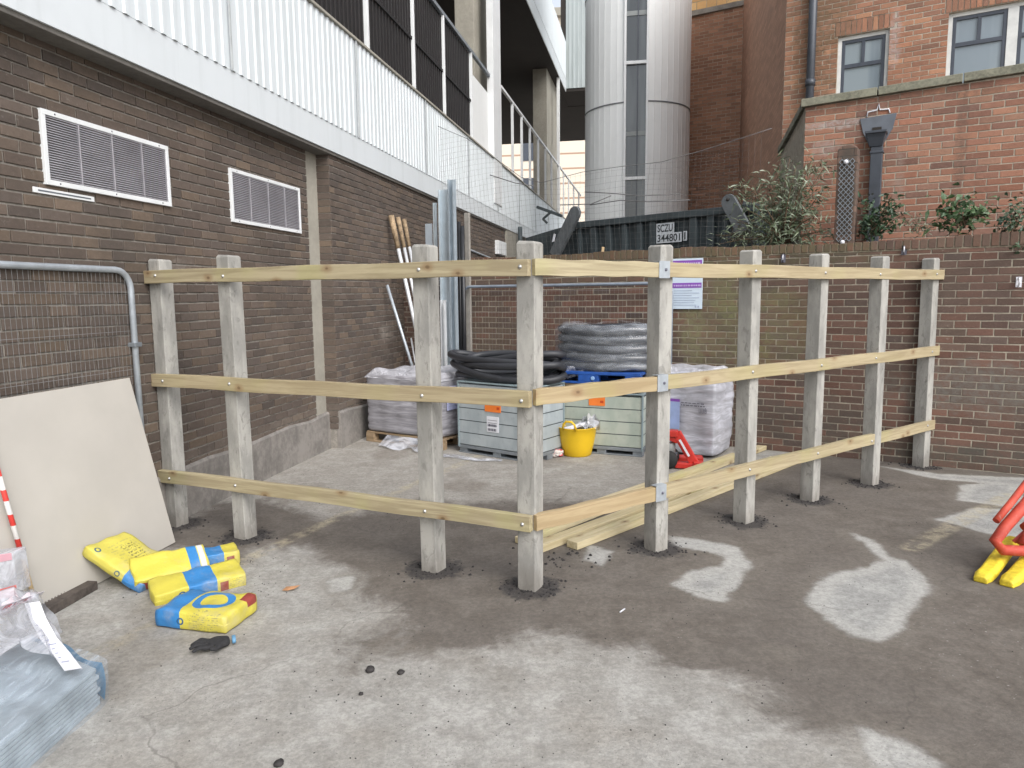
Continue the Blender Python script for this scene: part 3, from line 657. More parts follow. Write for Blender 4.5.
BRB = brick2('orange_red', [(.32,.155,.10),(.27,.13,.088),(.35,.175,.11),(.24,.12,.085),(.31,.14,.088),(.19,.105,.08),(.33,.18,.12)], (.46,.40,.32),
    [(-1.2,3.5,.5,.05,(.42,.38,.36),.7),(-1.3,3.25,.2,.1,(.36,.32,.30),.5),(.0,3.0,.06,1.2,(.12,.08,.06),.6),(-.55,2.6,.06,.6,(.32,.27,.23),.4),(-.6,3.68,1.5,.07,(.15,.09,.065),.6),(.6,2.3,1.5,.25,(.3,.2,.16),.3)], .35)
def blk(mb): prism_z(mb, poly, 0, 0, zf)
def side_bricks(mb): pass
brickwall('wall', BRB, block, [(la[0]-.002, 3.0, 0, 2.0, 3.95)], .209, .0695, .011, .004, zt=zf, extra=[blk], seed=11)
# coping stones
mb = MB()
def cope_run(p, q, zp, zq, w, n, gap=.006):
    p, q = np.array(p), np.array(q); d = (q-p)/np.hypot(*(q-p)); nn = np.array([d[1], -d[0]])
    for k in range(n):
        a = p+(q-p)*(k/n)+d*gap; b = p+(q-p)*((k+1)/n)-d*gap; za = zp+(zq-zp)*k/n; zb = zp+(zq-zp)*(k+1)/n
        vs = []
        for c, z in ((a, za), (b, zb)):
            for o_, h in ((.05, 0), (.05, .085), (-w, .105), (-w, 0)): vs.append((c[0]+nn[0]*o_, c[1]+nn[1]*o_, z+h))
        mb.add(vs, [(0,1,2,3),(7,6,5,4),(0,4,5,1),(1,5,6,2),(2,6,7,3),(3,7,4,0)])
cope_run((la[0]-.05, 0), (7, 0), zf(la[0])+.003, zf(7)+.003, .3, 11)
cope_run(lb, (la[0], la[1]+.06), zf(la[0])+.003, zf(la[0])+.003, .3, 3)
mb.build('coping', COPE, block, .006)
# hopper head, lead surround and pipe
def BP(px, py): return BW(px, py, 1.19)
q = [BP(860,119), BP(897,113), BP(893,128), BP(884,143), BP(869,146), BP(863,133)]
mb = MB(); mb.prism([(a, b) for a, b in q], .014, Matrix.Translation((0,-.02,0))); mb.build('lead_surround', LEAD, block, .003)
(s1, z1), (s2, z2) = BP(867,131), BP(888,150); s2 = BP(888,131)[0]
h0 = BP(878,148)[1]; h1 = BP(878,133)[1]; sc0 = (s1+s2)/2; hw = (s2-s1)/2
mb = MB(); vs = [(sc0+sx*w, -.024-dd*dp, z) for z, w, dp in ((h0, hw*.62, .10), (h0+.05, hw*.72, .12), (h1-.03, hw*.93, .15), (h1-.028, hw*1.02, .17), (h1, hw*1.02, .17)) for sx, dd in ((-1,0),(1,0),(1,1),(-1,1))]
fs = [(k*4+i, k*4+(i+1)%4, (k+1)*4+(i+1)%4, (k+1)*4+i) for k in range(4) for i in range(4)]+[(3,2,1,0)]
vs += [(sc0+sx*hw*.85, -.024-.02-dd*.12, h1-.06) for sx, dd in ((-1,0),(1,0),(1,1),(-1,1))]; fs += [(20,21,22,23)] + [(16+i, 16+(i+1)%4, 20+(i+1)%4, 20+i) for i in range(4)]
mb.add(vs, fs); mb.build('hopper_head', PIPEM, block, .004)
(p1, _), (p2, _) = BP(870.5,170), BP(882.5,170); pw = (p2-p1)/2; px_ = (p1+p2)/2-.0
mb = MB(); mb.box(px_-pw, px_+pw, -.115, -.03, 2.1, h0); mb.box(px_-pw-.01, px_+pw+.01, -.122, -.02, h0-.07, h0-.045); mb.build('rain_pipe', PIPEM, block, .006)
mb = MB(); mb.box(sc0-.05, sc0+.04, -.028, -.016, h1+.005, h1+.06); mb.build('hole_recess', SOFFIT, block)
mb = MB(); w_ = [BP(867,117), BP(868,112), BP(877,110), BP(879,104), BP(880,110), BP(889,109), BP(890,113)]
mb.tube([(a, -.012, b) for a, b in w_], .008, 6); mb.build('white_bracket', PAPER, block)

# brick pier with expanded metal on the yard wall
s1, z1 = BW(833,237,.3); s2, z2 = BW(855,235,.3); zt = BW(843,145,.3)[1]
pier = thing('brick_pier', 'short round topped brick pier wrapped in rusty wire lath on the wall', 'pier', (*WP((s1+s2)/2, .36), 2.1), rzW)
hw = (s2-s1)/2*.93; H_ = zt-2.1; pr = [(-hw, 0), (hw, 0)]+[(hw*math.cos(a), H_-hw*.6+hw*.6*math.sin(a)) for a in np.linspace(0, math.pi, 9)]
BR_PIER = brick('pier_brick', (.13,.085,.065), (.16,.10,.075), (.10,.07,.055), (.2,.17,.14), raked=.5, blotch=[(0,.6,.09,.5,(.06,.055,.045),.7)])
MB().prism(pr, .2, Matrix.Translation((0,-.06,0))).build('brickwork', BR_PIER, pier, .01)
mb = MB()
for k in range(15):
    z = .06+k*(H_-.2)/15
    for j in range(3):
        x = -hw*.5+j*hw*.5; e = hw*.25; dz = (H_-.2)/30
        for sx in (-1,1):
            mb.bar((x, -.068, z), (x+sx*e, -.068, z+dz), .006, .006); mb.bar((x+sx*e, -.068, z+dz), (x, -.068, z+2*dz), .006, .006)
mb.build('wire_lath', GALVD, pier)
for zz in (.05, H_-.17):
    MB().lathe([(0,0),(.022,0),(.02,.03),(0,.032)], 10, Matrix.Translation((-hw*.1,-.07,zz)) @ Matrix.Rotation(R(90), 4, 'X')).build('insulator', PAPER, pier)

# ------------------------------------------------------------------ tall brick building with windows
wb = thing('windowed_brick_building', 'tall red brick building with slate framed windows at the upper right', 'building', (*WP(0,4), 0), rzW)
sW = BW(785,50,4)[0]; Aw = WP(sW, 4); S2 = Aw + np.array([math.sin(R(12.6)), math.cos(R(12.6))])*7.6
lA = (sW, 0); lS = to_loc(S2, WP(0,4), rzW)
wins = [((840,33),(888,25),(886,80)), ((949,14),(1000,2),(998,66)), ]
def wbx(px, py): return BW(px, py, 4)
# openings in local s,z
ops = []
x0, zt_ = wbx(838,38); x1, zt2 = wbx(890,27); ops.append((x0, x1, 4.0, (zt_+zt2)/2, 1))
x2, zt3 = wbx(949,14); x3 = x2+1.45; ops.append((x2, x3, 4.0, zt3+.01, 2))
mb = MB(); RV = .1
def facade(mb, s0, s1, z0, z1, ops):
    xs = sorted({s0, s1, *[o[0] for o in ops], *[o[1] for o in ops]}); zs = sorted({z0, z1, *[o[2] for o in ops], *[o[3] for o in ops]})
    for i in range(len(xs)-1):
        for j in range(len(zs)-1):
            cx, cz = (xs[i]+xs[i+1])/2, (zs[j]+zs[j+1])/2
            if any(o[0] < cx < o[1] and o[2] < cz < o[3] for o in ops): continue
            mb.add([(xs[i],0,zs[j]),(xs[i+1],0,zs[j]),(xs[i+1],0,zs[j+1]),(xs[i],0,zs[j+1])], [(0,1,2,3)])
    for o in ops:
        a, b, c, d = o[:4]
        mb.add([(a,0,c),(a,RV,c),(a,RV,d),(a,0,d)], [(0,1,2,3)]); mb.add([(b,0,c),(b,RV,c),(b,RV,d),(b,0,d)], [(3,2,1,0)])
        mb.add([(a,0,d),(a,RV,d),(b,RV,d),(b,0,d)], [(0,1,2,3)]); mb.add([(a,0,c),(a,RV,c),(b,RV,c),(b,0,c)], [(3,2,1,0)])
facade(mb, sW, 9, 0, 7.5, ops); me_ = mb
me_.add([(9,0,0),(9,5,0),(9,5,7.5),(9,0,7.5)], [(0,1,2,3)]); me_.add([(sW,0,7.5),(9,0,7.5),(9,5,7.5),(sW,5,7.5)], [(0,1,2,3)])
BWN = brick2('upper_red', [(.33,.16,.10),(.28,.14,.09),(.38,.195,.115),(.24,.125,.085),(.34,.16,.095),(.21,.115,.08)], (.48,.42,.34),
    [(-1.85,4.9,.42,.9,(.13,.085,.045),.7),(-1.8,5.7,.5,.6,(.15,.10,.055),.65),(-.85,5.15,.08,.45,(.42,.38,.38),.5)], .4)
lint = [(a-.05, b+.06, d-.01, d+.2) for (a, b, c, d, k) in ops]
brickwall('wall', BWN, wb, [(sW, 3.4, 0, 3.4, 7.2)], .21, .0695, .011, .004, holes=[o[:4] for o in ops]+lint, extra=[lambda mb: (mb.v.extend(me_.v), mb.f.extend(me_.f), mb.sm.extend(me_.sm)) if not mb.v else mb.add(me_.v, me_.f)], seed=13)
mb = MB(); prism_z(mb, [(sW, 0.002), (sW+.3, 1.2), (lS[0]+.3, lS[1]), lS], 0, 10.2); mb.build('side_wall', BR_SIDE, wb)
# soldier course lintels
BR_SOLD = brick('lintel_soldier_brick', (.30,.125,.08), (.26,.11,.075), (.34,.16,.1), (.42,.36,.29), bh=.069, swap=True, raked=.8)
for (a, b, c, d, k) in ops:
    def sold(mb, a=a, b=b, d=d):
        mb.box(a-.045, b+.055, .0, .05, d+.001, d+.2)
    mbs = MB(); x = a-.04; r_ = random.Random(3); nf = []
    while x < b+.03: mbs.box(x+.005, x+.064, -.005+r_.uniform(-.001,.001), .002, d+.008, d+.19); x += .0695; nf += [0]*6
    sold(mbs); nf += [1]*6; me = mbs.mesh('lintel'); me.materials.append(BWN[0]); me.materials.append(BWN[1]); me.polygons.foreach_set('material_index', nf); link('lintel', me, wb)
    cnt = k; W = b-a; fr = MB(); t_ = .05
    fr.box(a, a+t_, .05, .1, c, d); fr.box(b-t_, b, .05, .1, c, d); fr.box(a+t_, b-t_, .05, .1, d-t_, d)
    if k == 2: fr.box((a+b)/2-.06, (a+b)/2+.06, .05, .1, c, d-t_)
    root = fr.build('window', FRAMEW, wb, .003)
    spans = [(a+t_, b-t_)] if k == 1 else [(a+t_, (a+b)/2-.06), ((a+b)/2+.06, b-t_)]
    for (u, v) in spans:
        f2 = MB(); q = .045; top = d-t_; tr = top-.36
        f2.box(u, u+q, .06, .098, c, top); f2.box(v-q, v, .06, .098, c, top); f2.box(u+q, v-q, .06, .098, top-q, top); f2.box(u+q, v-q, .06, .098, tr-q*.6, tr+q*.6)
        f2.box((u+v)/2-q/2, (u+v)/2+q/2, .06, .098, tr+q*.6, top-q); f2.build('frame', FRAMEG, root, .003)
        MB().box(u+q*.5, v-q*.5, .085, .09, c, top-q*.5).build('pane', GLASS, root)
mb = MB(); sp_ = wbx(812.5,50)[0]; mb.tube([(sp_,-.09,3.2),(sp_,-.09,7.4)], .058, 12); 
for z in (4.65, 5.9): mb.lathe([(.058,0),(.072,0),(.072,.09),(.058,.09)], 12, Matrix.Translation((sp_,-.09,z)))
mb.build('downpipe', PIPEM, wb)

# far orange brick wall behind the tower
fb = thing('far_brick_building', 'tall orange brick wall behind the stair tower with sunlit yellow brick above', 'building', (S2[0], S2[1], 0), rzW)
zR = atY(742,6,S2[1])[2]; 
MB().box(-3.3, .02, 0, .4, 0, zR-.0).build('wall', BR_FAR, fb)
MB().box(-3.35, .02, -.06, .5, zR+.002, zR+.12).build('coping', CONC, fb)
MB().box(-3.3, 1.5, .55, 2, zR-.5, zR+2.2).build('upper_wall', BR_SUN, fb)

# ------------------------------------------------------------------ left building (car park)
vd = np.array([.19207, .98138]); vd /= np.hypot(*vd); vo = np.array([vd[1], -vd[0]])   # vo: outwards to the yard
b0 = np.array([-2.297, 6.4625]); rzL = math.atan2(vd[1], vd[0])
LBt = thing('car_park_building', 'multi storey car park with dark brick base, pale ribbed cladding and open railed deck', 'building', (b0[0], b0[1], 0), rzL)
OV = .18
def LB(px, py, off): return wl(px, py, b0+vo*off, vd)     # local x = s ; local y = -off
SB = LB(316, 300, 0)[0]    # concrete strip
s_a, s_b = LB(311,300,0)[0], LB(321,300,0)[0]
ZS = 3.168
BD = brick2('dark_brown', [(.086,.066,.054),(.106,.081,.066),(.096,.072,.058),(.118,.089,.068),(.092,.073,.062),(.130,.096,.070),(.101,.078,.064),(.083,.066,.056)], (.33,.305,.27), [(-1.6,1.95,.5,.35,(.06,.05,.042),.4),(.35,1.95,.45,.35,(.06,.05,.042),.35),(3.2,2.9,3,.14,(.055,.046,.04),.4),(-1.5,3.0,3,.10,(.055,.046,.04),.4),(2.9,1.2,.28,.12,(.27,.24,.21),.6),(4.9,2.5,.3,.3,(.24,.22,.19),.25),(-1.0,1.9,.2,.05,(.30,.27,.24),.3),(1.0,.42,3.5,.09,(.2,.17,.14),.35)], .3)
bb_ = lambda a, b, y, z0=-.1, z1=ZS+.1: (lambda mb: mb.box(a, b, y, .3, z0, z1))
brickwall('wall', BD, LBt, [(-4.2, s_a, 0, .28, ZS)], .218, .0705, .012, .010, extra=[bb_(-16, s_a, 0)], seed=2, endj=.006)
sR = LB(322.5,300,0)[0]; PJ = .13
MB().box(s_a, sR+.0, .004, .3, -.1, ZS+.1).build('movement_joint', CONC_COL, LBt)
def ret(mb):   # bricks of the short return facing the camera
    r_ = random.Random(4)
    for k in range(3, 45):
        z = k*.0705; mb.box(sR-.009, sR+.002, (-PJ if k % 2 else -PJ-.004), .004, z+.005, z+.0655)
brickwall('wall', BD, LBt, [(sR, 11.9, -PJ, .26, ZS)], .218, .0705, .012, .010, extra=[lambda mb: mb.box(sR, 11.9, -PJ, .3, -.1, ZS+.1)], seed=5, endj=0)
mb = MB(); ret(mb); mb.build('return_bricks', BD[0], LBt)
# plinth
def plinth(sa, sb, y, h0, h1):
    mb = MB(); n = 40; vs = []; fs = []
    for k in range(n+1):
        s_ = sa+(sb-sa)*k/n; h = h0+(h1-h0)*k/n+.012*math.sin(s_*5)+random.uniform(-.008,.008)
        for yy, z in ((y-.035,-.1),(y-.030,h-.02),(y-.015,h),(y+.02,h+.01),(y+.02,-.1)): vs.append((s_, yy, z))
    for k in range(n):
        for q in range(5): fs.append((k*5+q, k*5+(q+1)%5, (k+1)*5+(q+1)%5, (k+1)*5+q))
    fs += [(4,3,2,1,0), tuple(n*5+q for q in range(5))]; mb.add(vs, fs); mb.build('plinth', CONC_PL, LBt)
plinth(-16, sR-.0, 0, .31, .40); plinth(sR-.005, 11, -PJ, .40, .30)
# overhang slab, flashing, cladding
SE = LB(566, 82, OV)[0]
MB().box(-16, 30, -OV+.012, 8, ZS-.03, ZS+.04).build('soffit_slab', concrete('soffit_concrete', (.17,.16,.145), .7), LBt, .004)
MB().box(-16, 30, -OV-.004, -OV+.02, ZS, ZS+.30).build('flashing', FLASH, LBt, .002)
Z1, Z2 = 3.448, 4.49
def ribbed(s0, s1, z0, z1, y, pitch=.12, dep=.012):
    mb = MB(); n = int((s1-s0)/pitch); pts = []
    for k in range(n):
        x = s0+k*pitch; pts += [(x, y), (x+pitch*.52, y), (x+pitch*.62, y-dep), (x+pitch*.9, y-dep)]
    pts.append((s0+n*pitch, y)); m = len(pts)
    vs = [(p[0], p[1], z0) for p in pts]+[(p[0], p[1], z1) for p in pts]+[(p[0], p[1]+.005, z0) for p in pts]
    fs = [(i, i+1, i+1+m, i+m) for i in range(m-1)]+[(i+2*m, i+1+2*m, i+1, i) for i in range(m-1)]
    return mb.add(vs, fs)
ribbed(-16, 30, Z1, Z2, -OV-.006).build('ribbed_cladding', CLAD, LBt)
MB().box(-16, 30, -OV-.002, -OV+.15, Z1-.01, Z2-.003).build('cladding_backing', CONC, LBt)
MB().box(-16, 30, -OV-.04, -OV+.2, Z2+.002, Z2+.03).build('parapet_cap', CONC_COL, LBt, .003)
for k in range(10):
    q_ = -3.0+k*2.52; MB().box(q_, q_+.012, -OV-.034, -OV-.02, Z1+.002, Z2-.002).build('lap_joint', simple('lap_grey', (.42,.44,.45), .6), LBt)
# deck floor, ceiling, rear wall
MB().box(-16, 30, -OV+.16, 9, Z1+.1, Z1+.35).build('deck_floor', CONC, LBt)
ZU = 1.65+8.1*.949-.25
ZU = LB(545, 43, OV)[1]
ZR = LB(495, 80, OV)[1]
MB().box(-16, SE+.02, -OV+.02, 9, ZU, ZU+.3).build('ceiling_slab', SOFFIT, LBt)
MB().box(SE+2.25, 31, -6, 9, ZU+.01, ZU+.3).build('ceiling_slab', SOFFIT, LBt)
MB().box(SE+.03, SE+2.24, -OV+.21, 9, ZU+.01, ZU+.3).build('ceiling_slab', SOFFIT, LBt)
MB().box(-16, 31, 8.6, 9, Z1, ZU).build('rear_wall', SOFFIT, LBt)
MB().box(-16, SE, -OV-.004, -OV+.02, ZU, ZU+.42).build('flashing', FLASH, LBt, .003)
ribbed(-16, SE, ZU+.42, ZU+1.75, -OV-.006, .16).build('ribbed_cladding', CLAD, LBt)
MB().box(-16, SE, -OV, -OV+.15, ZU+.35, ZU+1.74).build('cladding_backing', CONC, LBt)
MB().box(-16, SE, .6, 9, ZU+.3, 16).build('upper_blocking_mass', CLAD, LBt)  # recessed upper wall; its height out of view was added to block sun
for k in range(12):
    mb = MB(); mb.box(-15+k*3, -13+k*3, 0.55, 0.59, ZU+1.9, ZU+3.4); mb.build('upper_window', FRAMEG, LBt)
# link bridge to the tower
br_ = ribbed(0, 4.2, 0, 8, 0, .16); o = br_.build('bridge_cladding', clad_mat('grey_bridge_cladding', (.36,.40,.405)), LBt); o.location = (SE, -OV, ZU+.12); o.rotation_euler = (0,0,R(-90))
MB().box(SE+.03, SE+2.2, -OV-4.2, -OV+.2, ZU+.02, ZU+8).build('bridge_body', SOFFIT, LBt)
for yy in (-2.0, -3.6): MB().box(29.5, 29.9, yy-.2, yy+.2, 0, ZU).build('concrete_column', SOFFIT, LBt)
# railing
post_px = [(315,8),(372,55),(418,95),(448,120),(475,142)]
def vpost(s, w, z0, z1, y, name='railing_post', m=WHITEP):
    MB().box(s-w/2, s+w/2, y-w/2, y+w/2, z0, z1).build(name, m, LBt, .004)
ss = []
for p in post_px: s_, _ = LB(p[0], p[1], OV); ss.append(s_)
pr_ = [ss[0]-(k+1)*1.7 for k in range(5)][::-1]; allp = pr_+ss
YR = -OV+.06
for s_ in allp: vpost(s_, .055, Z2, ZR, YR, 'railing_post', GALV if False else WHITEP)
sc1, sc2 = LB(492,100,OV)[0], LB(499.5,100,OV)[0]
MB().box(allp[0], sc1, YR-.03, YR+.03, ZR-.03, ZR+.03).build('top_rail', GALVD, LBt, .004)
MB().box(allp[0], allp[-1], YR+.03, YR+.05, Z2, ZR-.03).build('dark_mesh_panel', DARKL, LBt)
mb = MB(); x = allp[0]
while x < allp[-1]: mb.box(x, x+.03, YR+.012, YR+.03, Z2, ZR-.04); x += .11
mb.build('louvre_slats', simple('dark_bronze', (.018,.016,.017), .5), LBt)
mb = MB()
mb.box(allp[0], allp[-1], YR-.005, YR+.01, Z2+.75, Z2+.79); mb.build('mid_rail', DARKL, LBt)
mb = MB(); mb.box(allp[-1], sc1, YR+.02, YR+.03, Z2, ZR-.35); mb.build('pale_infill_panel', CLADT, LBt)
# white steel column plus concrete column behind
MB().box(sc1, sc2, -OV-.035, -OV+.10, Z2-.9, ZU+.02).build('white_column', WHITEP, LBt, .006)
def column(pxl, pxr, y0, nm='concrete_column'):
    s1 = wl(pxl, 60, b0-vo*y0, vd)[0]; s2 = wl(pxr, 60, b0-vo*y0, vd)[0]; MB().box(s1, s2, y0, y0+.4, Z1+.3, ZU).build(nm, CONC_COL, LBt, .01)
column(474.5, 492.5, .12); 
cs1, cs2 = wl(547,140,b0-vo*.12,vd)[0], wl(557,140,b0-vo*.12,vd)[0]
MB().box(cs1, cs2, .12, .6, Z1+.3, ZU).build('concrete_column', CONC_COL, LBt, .01)
vpost(LB(560,140,OV)[0], .1, Z2, ZU, YR, 'white_column')
# second railing run
ra = LB(503, 83+0, OV)[0]; p2 = [(503,100),(515,110),(524,120),(532,126),(540,136),(547,145),(553,155),(560,165),(565,172),(570,180),(575,186),(580,190)]
for q in p2: s_ = LB(q[0], 150, OV)[0]; vpost(s_, .06, Z2, ZR+.1, YR)
sE2 = LB(582,190,OV)[0]
MB().box(ra, min(sE2, 29), YR-.03, YR+.03, ZR+.07, ZR+.13).build('top_rail', WHITEP, LBt, .004)
# ramp beam seen through the deck
mb = MB(); mb.add([(14,5,ZR-2.2),(30,5,ZR+1.6),(30,5,ZR+2.2),(14,5,ZR-1.5),(14,7,ZR-2.2),(30,7,ZR+1.6),(30,7,ZR+2.2),(14,7,ZR-1.5)], [(0,1,2,3),(7,6,5,4),(0,4,5,1),(3,2,6,7),(0,3,7,4),(1,5,6,2)]); mb.build('ramp_slab', SOFFIT, LBt)
# vents
def vent(pa, pb, pc, pd):
    s0, zt = LB(*pa, .02); s1, zt2 = LB(*pb, .02); _, zb = LB(*pc, .02); zt = (zt+zt2)/2
    fr = MB(); t_ = .03
    fr.box(s0, s1, -.03, -.001, zt-t_, zt); fr.box(s0, s1, -.03, -.001, zb, zb+t_); fr.box(s0, s0+t_, -.0295, -.001, zb+t_, zt-t_); fr.box(s1-t_, s1, -.0295, -.001, zb+t_, zt-t_)
    f = fr.build('vent', WHITEP, LBt, .002)
    MB().box(s0+t_, s1-t_, -.006, -.001, zb+t_, zt-t_).build('vent_backing', simple('vent_dark', (.02,.018,.022), .8), f)
    sl = MB(); n = 26; H = (zt-zb-2*t_)
    for k in range(n):
        z = zb+t_+H*(k+.25)/n
        sl.add([(s0+t_, -.026, z),(s1-t_, -.026, z),(s1-t_, -.010, z+H/n*.75),(s0+t_, -.010, z+H/n*.75),(s0+t_, -.026, z+.0035),(s1-t_, -.026, z+.0035),(s1-t_, -.010, z+H/n*.75+.0035),(s0+t_, -.010, z+H/n*.75+.0035)], [(0,1,2,3),(7,6,5,4),(0,4,5,1),(3,2,6,7),(0,3,7,4),(1,5,6,2)])
    sl.build('slats', simple('grey_slat', (.38,.37,.40), .45, .1), f)
    mu = MB()
    for k in (1,2,3): x = s0+(s1-s0)*k/4; mu.box(x-.002, x+.002, -.0285, -.01, zb+t_, zt-t_)
    mu.build('mullions', simple('grey_slat', (.38,.37,.40), .45, .1), f)
    for x in (s0+.1, (s0+s1)/2, s1-.1):
        for z in (zb+t_/2, zt-t_/2): MB().lathe([(0,0),(.006,0),(0,.003)], 8, Matrix.Translation((x,-.03,z)) @ Matrix.Rotation(R(90),4,'X')).build('screw', INK, f)
vent((39,107),(167,147),(45,184),(172,206)); vent((229,168),(299,188),(233,222),(300,234))
s0, z0_ = LB(34,187,.02); s1, z1_ = LB(95,199,.02)
st = MB(); st.box(s0, s1, -.016, -.001, z0_-.028, z0_+.004); st.build('white_strip_vent', WHITEP, LBt, .002)
MB().box(s0+.03, s1-.03, -.0175, -.015, z0_-.016, z0_-.008).build('strip_slot', LEAD, LBt)
# far end details : box, pipe, conduit
s0, zq = LB(499,240,.1+PJ); s1, zq2 = LB(507,256,.1+PJ); MB().box(s0, s1, -.09-PJ, -PJ, zq2, zq).build('meter_box', WHITEP, LBt, .01)
s0, _ = LB(507,250,PJ+.05); s1, _ = LB(512,250,PJ+.05); MB().box(s0, 12.6, -PJ-.04, .3, 0, ZS).build('concrete_pier', CONC_COL, LBt)
s0, _ = LB(516,250,PJ+.1); mb = MB(); mb.tube([(s0+.3,-PJ-.15,0),(s0+.3,-PJ-.15,ZS+.15)], .055, 12); mb.build('downpipe', SKIPM, LBt)
s0, z0_ = LB(468,249,PJ+.03); s1, z1_ = LB(500,262,PJ+.03); mb = MB(); mb.tube([(s0,-PJ-.03,z0_),(s1,-PJ-.03,z1_)], .018, 8); mb.build('conduit', GALV, LBt)

# sunlit building seen through the deck
t = NT('sunlit_beige_render'); X, Y, Z = t.sep()[:3]
fz = t.math('FRACT', t.math('DIVIDE', Z, 1.2)); c = t.mix(t.math('LESS_THAN', fz, .12), (.75,.66,.55), (.42,.28,.2)); BEI = t.fin(c, .9)
db = thing('distant_beige_building', 'sunlit beige banded building glimpsed through the open car park deck', 'building', (1, 62, 0), R(-8))
MB().box(-22, 6, 0, 8, 0, 24).build('wall', BEI, db)
for k in range(6):
    for j in range(5): MB().box(-20+k*4, -18+k*4, -.06, -.02, 6+j*3.4, 8+j*3.4).build('window', FRAMEG, db)
MB().box(-22.3, 6.3, -.5, 8.5, 24, 24.6).build('cornice', CONC_COL, db)

# ------------------------------------------------------------------ stair tower
D = 18.3; ctr = atY(635.0, 290, D); rT = .5*(692-585)/FPX*D*.925
tw = thing('stair_tower', 'round pale metal clad stair tower with a narrow full height window strip', 'tower', (ctr[0], ctr[1], 0), 0)
fw = 0.245; nrib = 44
a_win = math.atan2(-ctr[1], -ctr[0]) - R(1.0)    # direction to the camera
ha = fw*1.06/rT; prof = []
N = nrib; pts = []; span = 2*math.pi-2*ha
for k in range(N):
    a = a_win+ha+span*k/N; da = span/N
    pts += [(a, rT), (a+da*.84, rT), (a+da*.87, rT+.004), (a+da*.92, rT+.004)]
pts.append((a_win-ha+2*math.pi, rT)); m = len(pts); Ztop = 13.5
rings_z = [atY(637, 101, D-rT)[2]]; rings_z += [rings_z[0]+2.62, rings_z[0]-2.62, rings_z[0]+5.24]
vs = [(r*math.cos(a), r*math.sin(a), 0) for a, r in pts]+[(r*math.cos(a), r*math.sin(a), Ztop) for a, r in pts]
mb = MB(); mb.add(vs, [(i, i+1, i+1+m, i+m) for i in range(m-1)]); mb.build('cladding', CLADT, tw)
for rz_ in rings_z:
    mb = MB(); mb.lathe([(rT-.01, rz_-.014), (rT+.014, rz_-.014), (rT+.014, rz_+.014), (rT-.01, rz_+.014)], 60, None, False, a_win+ha, a_win-ha+2*math.pi); mb.build('joint_ring', simple('joint_grey', (.14,.15,.16), .6), tw)
Mw = M3((-math.sin(a_win), math.cos(a_win), 0), (-math.cos(a_win), -math.sin(a_win), 0), (0,0,1), (rT*math.cos(a_win), rT*math.sin(a_win), 0))
# Mw local: x tangential, y inward, z up
fr = MB(); fr.box(-fw-.03, -fw+.02, -.03, .12, 0, Ztop, Mw); fr.box(fw-.02, fw+.03, -.03, .12, 0, Ztop, Mw)
for py in (62, 178, -54):
    z = atY(631, py, D-rT)[2]; fr.box(-fw+.02, fw-.02, -.02, .1, z-.035, z+.035, Mw)
win = fr.build('window_strip', WHITEP, tw, .003)
MB().box(-fw, fw, .05, .06, 0, Ztop, Mw).build('glazing', GLASST, win)
MB().box(.02, .045, .02, .05, 0, Ztop, Mw).build('mullion', FRAMEG, win)
for py in (12, 133): z = atY(631, py, D-rT)[2]; MB().box(-fw+.02, fw-.02, .03, .048, z-.05, z+.05, Mw).build('landing_edge', simple('landing_grey', (.26,.28,.28), .6), win)
MB().lathe([(0,Ztop+.1),(rT+.06,Ztop+.1),(rT+.06,Ztop-.1),(0,Ztop-.1)], 48).build('roof', WHITEP, tw)

# ------------------------------------------------------------------ skip container
pr1 = atY(738, 206, 8.95); pl1 = atY(575, 223, 10.9)
A = np.array([pl1[0], pl1[1]]); B = np.array([pr1[0], pr1[1]]); Ls = float(np.hypot(*(B-A))); ds = (B-A)/Ls; rzS = math.atan2(ds[1], ds[0])
sk = thing('skip_container', 'dark slate steel skip with white stencilled number, standing behind the yard wall', 'skip', (A[0], A[1], 0), rzS)
HT = 2.77; HT = float(pr1[2]); HL = float(pl1[2]); 
def hz(x): return HL+(HT-HL)*x/Ls
mb = MB(); 
mb.add([(0,0,.2),(Ls+.25,0,.2),(Ls+.25,0,hz(Ls+.25)-.05),(0,0,hz(0)-.05),(0,1.8,.2),(Ls+.25,1.8,.2),(Ls+.25,1.8,hz(Ls)-.05),(0,1.8,hz(0)-.05)], [(0,1,2,3),(7,6,5,4),(0,4,5,1),(0,3,7,4),(1,5,6,2),(3,2,6,7)])
mb.add([(-.42,.02,.6),(0,.02,.2),(0,.02,hz(0)-.1),(-.36,.02,hz(0)-.16),(-.42,1.78,.6),(0,1.78,.2),(0,1.78,hz(0)-.1),(-.36,1.78,hz(0)-.16)], [(0,1,2,3),(7,6,5,4),(0,4,5,1),(0,3,7,4),(3,2,6,7)])
mb.add([(-1.15,.10,.6),(-.36,.10,.3),(-.36,.10,hz(0)-.03),(-.6,.10,hz(0)-.06),(-1.15,.10,hz(0)-.14),(-1.15,1.7,.6),(-.36,1.7,.3),(-.36,1.7,hz(0)-.03),(-.6,1.7,hz(0)-.06),(-1.15,1.7,hz(0)-.14)], [(0,1,2,3,4),(9,8,7,6,5),(0,5,6,1),(2,7,8,3),(3,8,9,4),(4,9,5,0),(1,6,7,2)])
mb.build('body', SKIPM, sk)
mb = MB(); mb.bar((-.02,-.03,hz(0)-.045), (Ls+.25,-.03,hz(Ls+.25)-.045), .12, .09); mb.build('top_rim', SKIPM, sk, .008)
plS = lambda px, py: wl(px, py, A-np.array([-ds[1], ds[0]])*.0, ds)
mb = MB()
for px, w in ((582,.06),(596,.12),(611,.11),(627,.1),(642,.1),(655,.12),(696,.12),(713,.12),(727,.08)):
    s_, _ = plS(px, 230)
    mb.box(s_-w*.42, s_+w*.42, -.07, -.001, .25, hz(s_)-.092)
